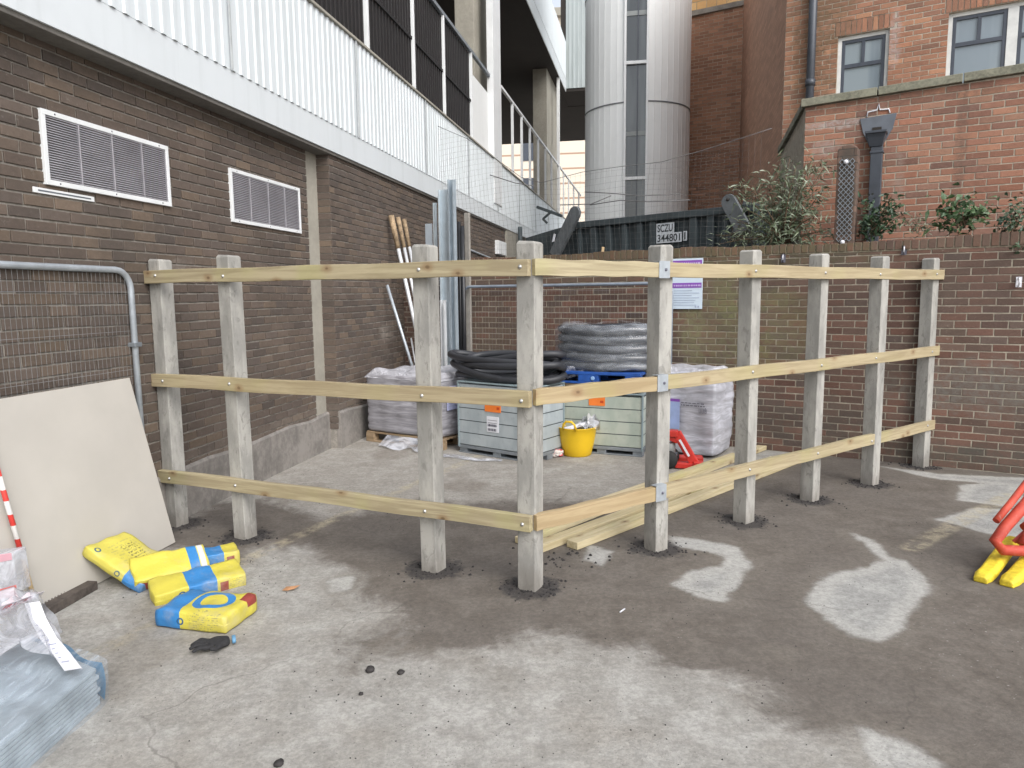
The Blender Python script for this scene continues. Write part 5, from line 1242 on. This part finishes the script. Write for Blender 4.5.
MB().lathe([(0,.12),(.045,.12),(.045,.23),(.03,.24),(0,.24)], 18, Matrix.Translation((-.09,-.03,.0))).build('pump', simple('pump_grey', (.38,.4,.4), .4), pt)
mb = MB(); mb.bar((-.14,-.08,.335), (-.02,-.08,.335), .09, .06); mb.bar((-.035,-.08,.345), (.135,-.08,.06), .085, .045, (0,1,0)); mb.bar((-.14,-.03,.31), (-.02,-.03,.26), .14, .05); mb.build('red_frame', REDP, pt, .008)
MB().bar((-.0,-.127,.285), (.09,-.127,.13), .02, .004, (0,1,0)).build('white_decal', PAPER, pt)
mb = MB(); mb.bar((-.04,-.08,.035), (.2,-.08,.035), .11, .05); mb.bar((.13,-.09,.06), (.21,-.09,.05), .12, .05); mb.bar((-.04,.12,.05), (.2,.16,.05), .12, .05); mb.build('fork', REDP, pt, .008)
mb = MB(); mb.tube([(-.16,-.02,.25),(-.21,-.02,.7),(-.22,-.02,1.05)], .016, 10); mb.tube([(-.22,-.12,1.08),(-.22,-.09,1.03),(-.22,-.02,1.02),(-.22,.06,1.03),(-.22,.08,1.08)], .014, 8); mb.build('steering_handle', REDP, pt)

# ------------------------------------------------------------------ poles and profiles in the corner
def lean(name, lab, cat, top_px, bot_px, yt, r, mat, grp, tip=None, n=8, wallL=True):
    if wallL: s_, z_ = LB(top_px[0], top_px[1], yt); p = b0+vo*yt+vd*s_
    else: s_, z_ = BW(top_px[0], top_px[1], yt); p = WP(s_, yt)
    b = g(*bot_px); bb = Vector((b[0], b[1], 0)); tp = Vector((p[0], p[1], z_)); d = tp-bb
    t_ = thing(name, lab, cat, bb, 0, grp); MB().tube([(0,0,0), d], r, n).build('shaft', mat, t_)
    if tip: MB().tube([d*(1-tip/d.length), d*1.002], [r*1.15, r*1.5], n).build('rusty_end', RUST, t_)
    return t_
G_ = 'white poles leaning on the brown wall'
lean('long_pole', 'long white pole with the thickest rusty end, leftmost of the leaning bunch', 'pole', (391,216), (437,424), .2, .026, ALU, G_, .42)
lean('long_pole', 'long white pole in the middle of the leaning bunch with brown end', 'pole', (398,218), (441,424), .2, .022, ALU, G_, .40)
lean('long_pole', 'long white pole with narrow rusty end, rightmost of the leaning bunch', 'pole', (404,220), (444,424), .2, .022, ALU, G_, .38)
lean('long_pole', 'short silver pole leaning left of the white pole bunch with capped end', 'pole', (387,285), (430,424), .2, .020, GALV, G_)
lean('long_pole', 'thin short white pole low down behind the corner of the grey load', 'pole', (411,338), (425,420), .3, .012, ALU, G_)
GP = 'galvanised sections standing in the corner'
def profile(name, lab, px0, px1, ytop, yoff, mat, th=.05, lip=True):
    s0, z0 = BW(px0, ytop, yoff); s1, _ = BW(px1, ytop, yoff); p = WP((s0+s1)/2, yoff); w = (s1-s0)
    t_ = thing(name, lab, 'metal section', (p[0], p[1], 0), rzW, GP); mb = MB(); h = z0
    mb.box(-w/2, w/2, 0, .006, 0, h)
    if lip: mb.box(-w/2, -w/2+.006, -th, 0, 0, h); mb.box(w/2-.006, w/2, -th, 0, 0, h-.02); mb.box(-w/2+.006, -w/2+.02, -th, -th+.005, 0, h); mb.box(w/2-.022, w/2-.006, -th, -th+.005, 0, h-.02)
    mb.build('channel', mat, t_, .002); return t_
GB = simple('blue_galvanised', (.50,.57,.62), .38, .15, .25, 3, .1)
profile('steel_channel', 'widest pale blue galvanised channel standing tallest in the corner', 440, 450, 190, -.16, GB)
profile('steel_channel', 'darker galvanised channel standing just right of the widest one', 449.5, 455.5, 180, -.2, simple('mid_galvanised', (.36,.42,.47), .4, .3))
profile('steel_channel', 'bright narrow galvanised strip standing left of the widest channel', 433.5, 436.5, 203, -.14, GB, .02)
profile('steel_channel', 'short pale grey sheet with cut top beside the concrete post', 425, 432, 224, -.13, simple('pale_sheet', (.40,.45,.50), .5), .02, False)
profile('steel_channel', 'second bright galvanised channel, in front of the widest one', 441.5, 446, 300, -.24, ALU, .04)
for k, (px, top, lab) in enumerate(((455,222,'leftmost black tube standing in the corner'),(459,222,'middle black tube standing in the corner'),(462.5,226,'rightmost black tube standing in the corner'))):
    s_, z_ = BW(px, top, -.12-.02*k); p = WP(s_, -.12-.02*k); t_ = MB().tube([(0,0,0),(0,0,z_)], .024, 12).build('black_tube', BLACKP); t_.location = (p[0], p[1], 0); tag(t_, lab, 'tube', 'black tubes standing in the corner')
s_, z_ = BW(467,213,-.05); p = WP(s_, -.05); o = MB().box(-.035,.035,-.02,.02,0,z_).build('scaffold_board_end', CONC, None, .004); o.location = (p[0],p[1],0); o.rotation_euler = (0,0,rzW); tag(o, 'weathered grey post standing behind the black tubes', 'post')

# ------------------------------------------------------------------ plasterboard leaning against the panel
P0 = g(174,543); e2 = np.array([-math.sin(R(10)),-math.cos(R(10))]); e2 /= np.hypot(*e2)
r = ray(128,378); e3 = Vector((e2[0], e2[1], 0)); B0 = Vector((P0[0], P0[1], .004)); Cc = Vector((0,0,CH)); rv = Vector(r)
tt = ((B0-Cc).dot(e3))/(rv.dot(e3)); T_ = Cc+rv*tt; up = (T_-B0); Lh = up.length; up.normalize(); nr = e3.cross(up).normalized()
mo = M3(e3, up, nr); pb = bpy.data.objects.new('plasterboard_sheet', None)
mb = MB(); mb.box(0, 2.0, 0, Lh, -.0125, 0); me = mb.mesh('plasterboard_sheet'); me.materials.append(BOARDM); me.materials.append(BOARDE)
for p in me.polygons:
    if abs(p.normal.z) < .5: p.material_index = 1
pb = link('plasterboard_sheet', me, None, .0015); pb.matrix_world = Matrix.Translation(B0) @ mo
tag(pb, 'large plain cream board leaning against the mesh fence panel', 'board')


# ------------------------------------------------------------------ cement bags
def bag_mat(lo=-9, hi=-.085, ring_on=True, rx=(.155,.3), ry=(.05,.13), rside=False, emx=-.05, px0=.0, px1=.16, stick=None):
    t = NT('yellow_blue_sack'); X, Y, Z = t.sep()[:3]
    X = t.math('ADD', X, t.math('MULTIPLY', t.math('SUBTRACT', t.noise(3,2), .5), .012))
    yel = (.57,.50,.07); blu = (.035,.20,.48)
    def disc(cx, cy, r0, r1):
        d = t.math('SQRT', t.math('ADD', t.math('POWER', t.math('SUBTRACT', X, cx), 2), t.math('POWER', t.math('SUBTRACT', Y, cy), 2)))
        return t.math('MULTIPLY', t.math('GREATER_THAN', d, r0), t.math('LESS_THAN', d, r1)), d
    ring, d = disc(.035, .012, .066, .105)
    top = t.math('GREATER_THAN', Z, .045)
    edge = t.math('ADD', hi, t.math('MULTIPLY', t.math('POWER', t.math('ABSOLUTE', Y), 2), 1.5))
    band = t.math('LESS_THAN', X, edge) if lo < -5 else t.math('MULTIPLY', t.math('GREATER_THAN', X, lo), t.math('LESS_THAN', X, hi))
    c = t.mix(band, yel, blu); c = t.mix(t.math('MULTIPLY', ring, top), c, blu) if ring_on else c
    red = t.math('MULTIPLY', t.math('MULTIPLY', t.math('GREATER_THAN', X, rx[0]), t.math('LESS_THAN', X, rx[1])), t.math('MULTIPLY', t.math('LESS_THAN', Y, ry[1]), t.math('GREATER_THAN', Y, ry[0])))
    if not rside: red = t.math('MULTIPLY', red, t.math('GREATER_THAN', Z, .06))
    if rside: red = t.math('MULTIPLY', red, t.math('LESS_THAN', Z, .07))
    if stick: c = t.mix(t.math('MULTIPLY', t.math('GREATER_THAN', X, stick[0]), t.math('LESS_THAN', X, stick[1])), c, (.6,.6,.6))
    c = t.mix(red, c, (.26,.045,.035))
    # little round emblem on the long side
    fx = t.math('SQRT', t.math('ADD', t.math('POWER', t.math('SUBTRACT', X, emx), 2), t.math('POWER', t.math('SUBTRACT', Z, .05), 2)))
    em = t.math('MULTIPLY', t.math('MULTIPLY', t.math('GREATER_THAN', fx, .011), t.math('LESS_THAN', fx, .019)), t.math('LESS_THAN', Y, -.08))
    c = t.mix(em, c, (.02,.09,.2))
    # fine print
    lines_ = t.math('MULTIPLY', t.math('LESS_THAN', t.math('FRACT', t.math('MULTIPLY', Z, 90)), .4), t.step(t.noise(90,2), .5, .56))
    pr = t.math('MULTIPLY', t.math('MULTIPLY', lines_, t.math('LESS_THAN', Y, -.1)), t.math('MULTIPLY', t.math('GREATER_THAN', X, px0), t.math('LESS_THAN', X, px1)))
    c = t.mix(t.math('MULTIPLY', pr, .6), c, (.1,.12,.1))
    dirt = t.noise(6, 5, .65); c = t.mix(t.math('MULTIPLY', t.step(dirt, .48, .72), .4), c, (.42,.38,.3))
    return t.fin(c, .5, t.bump(t.math('ADD', t.noise(9,4,.6,None,1.5), t.math('MULTIPLY', t.noise(28,4,.6,None,1), .5)), .5, .012))
BAGF = bag_mat()
def bag_back():
    t = NT('yellow_sack_back'); X, Y, Z = t.sep()[:3]; yel = (.56,.495,.085); blu = (.035,.20,.48)
    band = t.math('GREATER_THAN', t.math('SUBTRACT', X, t.math('MULTIPLY', t.math('ABSOLUTE', t.math('ADD', Y, .02)), .25)), .05)
    c = t.mix(band, yel, blu)
    red = t.math('MULTIPLY', t.math('GREATER_THAN', X, .15), t.math('MULTIPLY', t.math('GREATER_THAN', Y, .0), t.math('LESS_THAN', Y, .05))); c = t.mix(red, c, (.3,.05,.06))
    top = t.math('GREATER_THAN', Z, .05)
    rows = t.math('LESS_THAN', t.math('FRACT', t.math('MULTIPLY', X, 42)), .42); words = t.step(t.noise(1,1,.5,t.scale(30,55,1)), .48, .52)
    area = t.math('MULTIPLY', t.math('MULTIPLY', t.math('LESS_THAN', t.math('ABSOLUTE', t.math('SUBTRACT', Y, .02)), .10), t.math('LESS_THAN', t.math('ABSOLUTE', t.math('ADD', X, .04)), .11)), top)
    c = t.mix(t.math('MULTIPLY', t.math('MULTIPLY', t.math('MULTIPLY', rows, words), area), .35), c, (.2,.2,.12))
    s2 = t.math('MULTIPLY', t.math('LESS_THAN', t.math('FRACT', t.math('MULTIPLY', X, 48)), .5), t.step(t.noise(1,1,.5,t.scale(60,75,1)), .49, .53))
    sq = t.math('MULTIPLY', t.math('MULTIPLY', t.math('LESS_THAN', t.math('ABSOLUTE', t.math('SUBTRACT', Y, .045)), .045), t.math('LESS_THAN', t.math('ABSOLUTE', t.math('ADD', X, .03)), .08)), top)
    c = t.mix(t.math('MULTIPLY', t.math('MULTIPLY', s2, sq), .75), c, (.07,.065,.03))
    for cx, cy in ((-.15,-.12),):
        fx = t.math('SQRT', t.math('ADD', t.math('POWER', t.math('SUBTRACT', X, cx), 2), t.math('POWER', t.math('SUBTRACT', Y, cy), 2)))
        em = t.math('MULTIPLY', t.math('GREATER_THAN', fx, .010), t.math('LESS_THAN', fx, .019)); c = t.mix(em, c, (.05,.12,.15))
    fx = t.math('SQRT', t.math('ADD', t.math('POWER', t.math('SUBTRACT', X, .04), 2), t.math('POWER', t.math('SUBTRACT', Z, .04), 2)))
    em = t.math('MULTIPLY', t.math('MULTIPLY', t.math('GREATER_THAN', fx, .010), t.math('LESS_THAN', fx, .018)), t.math('LESS_THAN', Y, -.1)); c = t.mix(em, c, (.05,.12,.15))
    c = t.mix(t.math('MULTIPLY', t.step(t.noise(6,5,.65), .48, .72), .35), c, (.42,.38,.3))
    return t.fin(c, .5, t.bump(t.math('ADD', t.noise(9,4,.6,None,1.5), t.math('MULTIPLY', t.noise(28,4,.6,None,1), .5)), .5, .012))
BAGB = bag_back()
def bag(lab, loc, rot, L, W, H, seed, mat, bend=0, group='yellow and blue sacks on the concrete'):
    bm = bmesh.new(); bmesh.ops.create_cube(bm, size=2); bmesh.ops.subdivide_edges(bm, edges=bm.edges, cuts=15, use_grid_fill=True); r = random.Random(seed); ph = [r.uniform(0,6) for _ in range(8)]
    for v in bm.verts:
        x, y, z = v.co; e = max((abs(x)**6+abs(y)**6+abs(z)**5)**(1/6), 1e-6); k = .20; x, y, z = [q*(1-k)+q/e*k for q in (x, y, z)]
        edge = max(abs(x)**5, abs(y)**6); hz_ = H/2*(1-.16*edge)
        X_ = L/2*x; Y_ = W/2*y*(1-.03*abs(z)); Z_ = hz_*z
        pinch = abs(x)**8; Y_ *= 1-.03*pinch
        w = .0035*(math.sin(X_*31+ph[0]+Y_*13)+math.sin(Y_*37+ph[1]-X_*11)+.7*math.sin(X_*60+ph[2]))
        Z_ += w*(1 if z > 0 else .2)+bend*(X_/L)**2*4*.05
        Y_ += .003*math.sin(X_*40+ph[3])*abs(y)**3; X_ += .003*math.sin(Y_*45+ph[4])*abs(x)**3
        v.co = (X_, Y_, Z_+H/2)
    mb = MB(); bm.verts.index_update(); mb.add([v.co.copy() for v in bm.verts], [tuple(v.index for v in f.verts) for f in bm.faces], True); bm.free()
    o = mb.build('cement_bag', mat); o.location = loc; o.rotation_euler = rot; tag(o, lab, 'cement bag', group); return o
def dcen(p1, p2, W):   # front long edge bottom from p1 to p2 -> centre & angle
    a, b = g(*p1), g(*p2); d = (b-a)/np.hypot(*(b-a)); n = np.array([-d[1], d[0]]); return (a+b)/2+n*W/2, math.atan2(d[1], d[0]), float(np.hypot(*(b-a)))
BAG_C = bag_mat(-.065, .085, False, (.10,.145), (-.3,-.03), True, -.10, .15, .23)
BAG_B = bag_mat(.10, .155, False, (-.19,-.13), (-.3,.3), True, .07, -.11, .06, (.16,.19))
bag('yellow cement bag lying flat nearest the camera with a blue ring on top', (-1.59, 3.56, 0), (0,0,R(-13)), .41, .29, .10, 1, BAGF)
bag('yellow cement bag with a blue waist, lying between the ringed bag and the leaning ones', (-1.81, 3.95, .0), (R(8),R(-1),R(35)), .49, .22, .088, 2, BAG_C)
bag('yellow cement bag on its side with white sticker beside the printed upright bag', (-2.04, 4.10, .045), (R(30),R(0),R(36)), .41, .20, .09, 3, BAG_B)
bag('yellow cement bag mostly hidden behind the others with only its plain end showing', (-1.90, 4.30, 0), (0,0,R(32)), .36, .18, .10, 4, BAG_C)
c_ = g(129, 556, .15); bag('yellow cement bag with printed back slumped against the leaning cream board', (c_[0]+.0, c_[1]+.0, .09), (R(0),R(28),R(-14)), .43, .32, .07, 5, BAGB)
# sticker on the side bag handled as a part-like tag of its own bag
# ------------------------------------------------------------------ glove
gq = g(208,650)
gl = thing('work_glove', 'single black knitted work glove lying palm down on the concrete', 'glove', (gq[0]+.03, gq[1]+.02, .0), R(205))
gl.scale = (1.2,1.2,1.2)
me = bpy.data.meshes.new('glove_body')
gv = [(0,0,.02)]; ge = []; gr = [(.038,.016)]
def ch(par, pts, rs):
    k = par
    for p, r_ in zip(pts, rs): gv.append(p); gr.append((r_, r_*.8)); ge.append((k, len(gv)-1)); k = len(gv)-1
ch(0, [(-.055,0,.02)], [.030])
ch(0, [(.03,.03,.02),(.06,.035,.03),(.088,.036,.018)], [.013,.011,.008])
ch(0, [(.035,.01,.022),(.068,.012,.034),(.098,.010,.02)], [.013,.011,.008])
ch(0, [(.034,-.012,.022),(.064,-.014,.034),(.092,-.018,.02)], [.013,.011,.008])
ch(0, [(.028,-.032,.02),(.052,-.038,.03),(.074,-.044,.018)], [.012,.010,.007])
ch(0, [(-.01,.035,.02),(.005,.062,.025),(.022,.078,.035)], [.014,.012,.009])
me.from_pydata(gv, ge, []); o = link('knit', me, gl); sm = o.modifiers.new('skin', 'SKIN'); 
for i, v in enumerate(me.skin_vertices[0].data): v.radius = gr[i]; v.use_root = (i == 0)
ss_ = o.modifiers.new('sub', 'SUBSURF'); ss_.levels = ss_.render_levels = 2; me.materials.append(GLOVE)
MB().lathe([(.02,-.004),(.023,0),(.023,.008),(.02,.01),(.014,.008),(.014,0),(.02,-.004)], 20, Matrix.Translation((-.07,0,.022)) @ Matrix.Rotation(R(90),4,'Y') @ Matrix.Diagonal((.65,1,1,1))).build('cuff_edge', simple('blue_cuff', (.12,.28,.45), .6), gl)

# ------------------------------------------------------------------ striped pole
b_ = g(36,604); q0 = Vector((b_[0], b_[1], 0)); r = Vector(ray(2,486)); 
# point on the ray just in front of the board plane
tt = ((B0+nr*.0-Cc).dot(nr))/(r.dot(nr)); tp = Cc+r*(tt*.985); d = tp-q0; d = d*1.6
r9 = Vector(ray(34,598)); t9 = ((B0+nr*.0-Cc).dot(nr))/(r9.dot(nr)); q0 = Cc+r9*(t9*.985); d = (tp-q0)*1.6
sp = thing('striped_pole', 'red and white banded pole leaning on the cream board', 'pole', q0, 0)
MB().tube([(0,0,0), d*.22], .011, 10).build('wooden_tip', POLEW, sp)
t = NT('red_white_bands'); z = t.sep()[2]; f = t.math('LESS_THAN', t.math('FRACT', t.math('DIVIDE', z, .128)), .45); PB_ = t.fin(t.mix(f, (.72,.70,.68), (.62,.05,.04)), .5)
MB().tube([d*.22, d], .013, 10).build('banded_shaft', PB_, sp)

# ------------------------------------------------------------------ muddy steel channel
a = g(34,622); b = g(92,589); L = float(np.hypot(*(b-a))); mc = thing('perforated_channel', 'dark muddy perforated steel channel lying at the foot of the board', 'channel', (a[0], a[1], 0), math.atan2(b[1]-a[1], b[0]-a[0]))
mb = MB(); mb.box(0, L, -.035, .035, .045, .05); mb.box(0, L, -.038, -.033, 0, .05); mb.box(0, L, .033, .038, 0, .05); mb.build('channel_body', MUD, mc, .003)
mb = MB(); n = int(L/.022)
for k in range(n): mb.box(.006+k*.022, .014+k*.022, .028, .04, .05, .056)
mb.build('teeth', simple('worn_edge', (.16,.14,.13), .7), mc)
o = MB().bar((0,0,0), (.1,-.02,.002), .006, .004).build('thin_rod', MUD); o.location = (*g(36,592), .03); tag(o, 'thin dark rod lying at the board foot beside the striped pole', 'rod')

# ------------------------------------------------------------------ wrapped bundle bottom left
zt = .16; P1 = g(103,692); ptop = g(104,678, zt); farR = g(25,768); 
ex = np.array([-.10,-1.0]); far_top = g(60,640,zt)
A = g(100,704); Bf = g(25,772); 
dl = (Bf-A)/np.hypot(*(Bf-A)); 
C_ = g(28,637, zt)   # back top corner
bd = thing('wrapped_board_bundle', 'blue grey film wrapped bundle of long thin boards at the lower left corner', 'bundle', (A[0], A[1], 0), math.atan2(dl[1], dl[0]))
BR_ = math.atan2(dl[1], dl[0])
def bl_(p): return to_loc(p, A, BR_)
cb = bl_(C_); print('bundle local back corner', cb, 'A', A, 'dl', dl)
wv = cb[1]; skew = cb[0]
mb = MB(); nL_ = 9
for k in range(nL_):
    z0 = k*zt/nL_; j = random.uniform(-.012,.012)
    vs = []
    for zz in (z0, z0+zt/nL_*.86): vs += [(0+j, 0, zz), (1.3, 0, zz), (1.3+skew, wv, zz), (skew+j, wv, zz)]
    mb.add(vs, [(3,2,1,0),(4,5,6,7),(0,1,5,4),(1,2,6,5),(2,3,7,6),(3,0,4,7)])
mb.build('boards', simple('pale_slats', (.36,.42,.47), .35, .1, .35), bd, .002)
def wrap(u, v):
    # v: 0 bottom right side -> 1 back edge of the top
    x = -.035+1.36*u; w = .008*math.sin(x*23+v*9)+.006*math.sin(x*51)
    if v < .3: k = v/.3; return (x, math.copysign(.022, -wv)+w*.5, k*(zt+.02))
    k = (v-.3)/.7; return (x+skew*k, -math.copysign(.012,wv)*(1-k)+wv*k*1.01, zt+.022+.006*math.sin(k*7+x*6)*(1 if 0 < k < 1 else 0)+w*.8)
FILMB = film_mat('blue_clear_film', (.50,.58,.66), .32, .16, 2.2, .3, (1,6,5))
sheet(60, 24, wrap).build('film', FILMB, bd)
endw = sheet(16, 8, lambda u, v: (-.03-.03*math.sin(u*9+v*3)*.6+skew*u, wv*u*1.0, zt*v*1.02)); endw.build('end_film', simple('blue_film_edge', (.12,.32,.55), .3), bd)
# slumped clear film with printed tape behind the bundle
o0 = g(0, 640); FX = Vector((o0[0], o0[1], 0))
fbx = thing('clear_film_bag', 'crumpled clear plastic sheeting with red printed tape behind the wrapped bundle', 'plastic sheeting', (o0[0], o0[1], 0), 0)
rowsp = [[(-60,700,2.45),(-20,672,2.55),(20,645,2.75),(50,655,2.72),(82,671,2.66)],
         [(-60,650,2.6),(-15,632,2.72),(18,622,2.85),(40,628,2.9),(62,645,2.88)],
         [(-60,610,2.8),(-12,606,2.9),(15,603,3.0),(32,604,3.05),(44,612,3.1)],
         [(-60,585,2.95),(-12,588,3.05),(12,590,3.1),(30,589,3.15),(41,591,3.2)]]
G3 = [[np.array(atY(*q)) for q in r_] for r_ in rowsp]
G3.append([np.array((p[0]-.03, p[1]+.12, max(.02, p[2]-.18))) for p in G3[-1]]); G3.append([np.array((p[0]-.05, p[1]+.2, .01)) for p in G3[-2]])
def filmf(u, v):
    a = u*4; b = v*5; i = min(3, int(a)); j = min(4, int(b)); fu, fv = a-i, b-j
    fu = fu*fu*(3-2*fu); fv2 = fv
    p = (G3[j][i]*(1-fu)+G3[j][i+1]*fu)*(1-fv2)+(G3[j+1][i]*(1-fu)+G3[j+1][i+1]*fu)*fv2
    w = .010*math.sin(u*19+v*8)+.008*math.sin(v*23-u*11)
    return (p[0]-FX.x+w*.5, p[1]-FX.y, max(.005, p[2]+w))
sheet(60, 50, filmf).build('film', FILM2, fbx)
def on_px(pts, up, dz=.012):
    """ribbon following the film along control points (u,v)"""
    return pts
def ribbon(u0, v0, u1, v1, w, n=14, lift=.006):
    vs = []; fs = []
    for k in range(n+1):
        t_ = k/n; u = u0+(u1-u0)*t_; v = v0+(v1-v0)*t_; p = Vector(filmf(u, v)); q = Vector(filmf(min(1,u+.01*(u1-u0)*10), v+.01*(v1-v0)*10)); d = (q-p).normalized()
        side = d.cross(Vector((.2,-.75,.6))).normalized(); nn = side.cross(d).normalized(); nn = nn if nn.y < 0 else -nn
        p = p+nn*lift; vs += [p-side*w/2, p+side*w/2]
    for k in range(n): fs.append((k*2, k*2+1, k*2+3, k*2+2))
    return MB().add(vs, fs, True)
ribbon(.22, .36, .95, .60, .04).build('red_edge_tape', simple('tape_pink_white', (.64,.56,.60), .4), fbx)
pA, pB = Vector(filmf(.30, .38)), Vector(filmf(.90, .585)); d = pB-pA; L = d.length; d.normalize()
upv = d.cross(Vector((.35,.85,-.45)).normalized()).normalized(); upv = upv if upv.z > 0 else -upv; nrm = d.cross(upv); nrm = nrm if nrm.y < 0 else -nrm
Mtape = M3(d, upv, nrm, pA+nrm*.02)
MB().box(-.01, L+.01, -.02, .02, -.002, 0, Mtape).build('tape', simple('tape_white', (.66,.62,.66), .4), fbx)
text_mb('FRAGILE', .04, Mtape @ Matrix.Translation((L*.5, 0, .0012)), .0004, (L*.62, .026)).build('tape_text', INKRED, fbx)
pr_l = Matrix.Identity(4)
ps = MB(); vs = []; base = [(82,671,2.655),(70,655,2.78),(57,640,2.87),(47,622,2.95),(40,604,3.05)]
for k, q in enumerate(base):
    p = Vector(atY(*q))-FX; vs += [p+Vector((-.055,-.02,.012)), p+Vector((.0,.0,.012))]
ps.add(vs, [(k*2, k*2+1, k*2+3, k*2+2) for k in range(4)], True); strip = ps.build('paper_strip', PAPER, fbx)
mb = MB()
for k in range(9):
    t_ = .12+k*.07; i_ = int(t_*4); f_ = t_*4-i_; pa = Vector(vs[i_*2]).lerp(Vector(vs[i_*2+2]), f_); pb = Vector(vs[i_*2+1]).lerp(Vector(vs[i_*2+3]), f_)
    mb.bar(pa.lerp(pb, .2)+Vector((0,-.004,.004)), pa.lerp(pb, .2+.5*random.random())+Vector((0,-.004,.004)), .004, .001)
mb.build('strip_print', simple('grey_blue_print', (.28,.3,.45), .6), strip)
sb = thing('labelled_film_roll', 'clear film packet with red and pink bands standing at the left edge', 'packet', (*g(0,612), 0), 0); S0 = Vector((*g(0,612), 0))
Yp = 3.28
def pk(px, py, y=Yp): return Vector(atY(px, py, y))-S0
def slab(pts, th, mat, nm): 
    vs = [p for p in pts]+[p+Vector((0, th, 0)) for p in pts]; n = len(pts)
    return MB().add(vs, [tuple(range(n)), tuple(range(2*n-1, n-1, -1))]+[(i, i+n, (i+1)%n+n, (i+1)%n) for i in range(n)]).build(nm, mat, sb, .006)
slab([pk(-40,606), pk(18,594), pk(12,553), pk(-40,560)], .10, FILM2, 'packet')
slab([pk(-40,610,Yp-.004), pk(17,596,Yp-.004), pk(16,585,Yp-.004), pk(-40,600,Yp-.004)], .003, simple('red_tape', (.55,.13,.12), .4, 0, .1), 'red_band')
slab([pk(-40,570,Yp-.004), pk(12,560,Yp-.004), pk(11,553,Yp-.004), pk(-40,560,Yp-.004)], .003, simple('pink_tape', (.60,.34,.40), .4, 0, .1), 'pink_band')

# ------------------------------------------------------------------ red plastic barriers at the right edge
q = g(1000,590)
bar_ = thing('plastic_barrier', 'orange red plastic barrier with yellow feet lying at the right edge', 'barrier', (q[0], q[1]+.05, 0), 0)
o3 = Vector((q[0], q[1]+.05, 0))
def PT(px, py, Y): return atY(px, py, Y)-o3
def footb(pa, pb, w):
    a = g(*pa); b = g(*pb); a = Vector((a[0], a[1], 0))-o3; b = Vector((b[0], b[1], 0))-o3; d = (b-a); L = d.length; d.normalize(); s = Vector((-d.y, d.x, 0))
    poly = [(x, z) for x, z in ((-.5*w,0),(.5*w,0),(.5*w,.035),(.32*w,.055),(-.32*w,.055),(-.5*w,.035))]
    n = 9; vs = []; fs = []
    for k in range(n+1):
        t_ = k/n; sc2 = 1 if 0 < k < n else .75; p = a+d*L*t_
        for x, z in poly: vs.append(p+s*x*sc2+Vector((0,0,z*(1 if 0<k<n else .7)+.12*max(0,t_-.2))))
    m_ = len(poly)
    for k in range(n):
        for i in range(m_): fs.append((k*m_+i, k*m_+(i+1)%m_, (k+1)*m_+(i+1)%m_, (k+1)*m_+i))
    fs += [tuple(reversed(range(m_))), tuple(n*m_+i for i in range(m_))]
    MB().add(vs, fs).build('foot', YFOOT, bar_, .008)
footb((980,583),(1012,557), .092); footb((1006,587),(1044,560), .092)
Yb = 4.15
mb = MB(); mb.tube([PT(1060,455,Yb+.5), PT(1027,482,Yb+.15), PT(1010,504,Yb), PT(996,521,Yb-.05)], .020, 12); mb.tube([PT(1070,450,Yb+.3), PT(1024,506,Yb), PT(1006,526,Yb-.05), PT(995,541,Yb-.1), PT(1003,550,Yb-.1), PT(1024,551,Yb-.1), PT(1060,552,Yb-.1)], .032, 14)
mb.tube([PT(1024,528,Yb+.02), PT(1040,516,Yb+.05), PT(1060,495,Yb+.1)], .028, 12); mb.tube([PT(1022,545,Yb-.02), PT(1030,530,Yb), PT(1045,520,Yb)], .03, 12); mb.build('frame', ORP, bar_)
mb = MB(); mb.tube([PT(1014,542,Yb+.05), PT(1024,533,Yb+.05), PT(1050,520,Yb+.1)], .014, 10); mb.build('inner_rung', simple('pink_red_plastic', (.72,.13,.13), .4), bar_)

# ------------------------------------------------------------------ light
w = bpy.data.worlds.new('World'); SC.world = w; w.use_nodes = True; nt = w.node_tree; nt.nodes.clear()
sky = nt.nodes.new('ShaderNodeTexSky'); sky.sky_type = 'NISHITA'; sky.sun_disc = False
SUN_EL, SUN_AZ = 42, 150   # azimuth clockwise from +Y
sky.sun_elevation = R(SUN_EL); sky.sun_rotation = R(SUN_AZ); sky.air_density = 1.0; sky.dust_density = 3.0; sky.ozone_density = 1
hsv = nt.nodes.new('ShaderNodeHueSaturation'); hsv.inputs['Saturation'].default_value = .34
bg = nt.nodes.new('ShaderNodeBackground'); bg.inputs[1].default_value = .15; ou = nt.nodes.new('ShaderNodeOutputWorld')
nt.links.new(sky.outputs[0], hsv.inputs['Color']); nt.links.new(hsv.outputs[0], bg.inputs[0]); nt.links.new(bg.outputs[0], ou.inputs[0])
ld = bpy.data.lights.new('sun', 'SUN'); ld.energy = .75; ld.angle = R(36); ld.color = (1,.98,.95); lo = bpy.data.objects.new('sun', ld); COL.objects.link(lo)
az = R(SUN_AZ); el = R(SUN_EL); sd = Vector((math.sin(az)*math.cos(el), math.cos(az)*math.cos(el), math.sin(el)))
lo.rotation_euler = sd.to_track_quat('Z', 'Y').to_euler(); lo.location = (0,0,30)
SC.render.engine = 'CYCLES'; SC.view_settings.view_transform = 'Standard'; SC.view_settings.look = 'None'; SC.view_settings.exposure = .90; SC.view_settings.gamma = 1
SC.cycles.max_bounces = 5; SC.cycles.diffuse_bounces = 3; SC.cycles.transparent_max_bounces = 12
SC.render.resolution_x = 1024; SC.render.resolution_y = 768
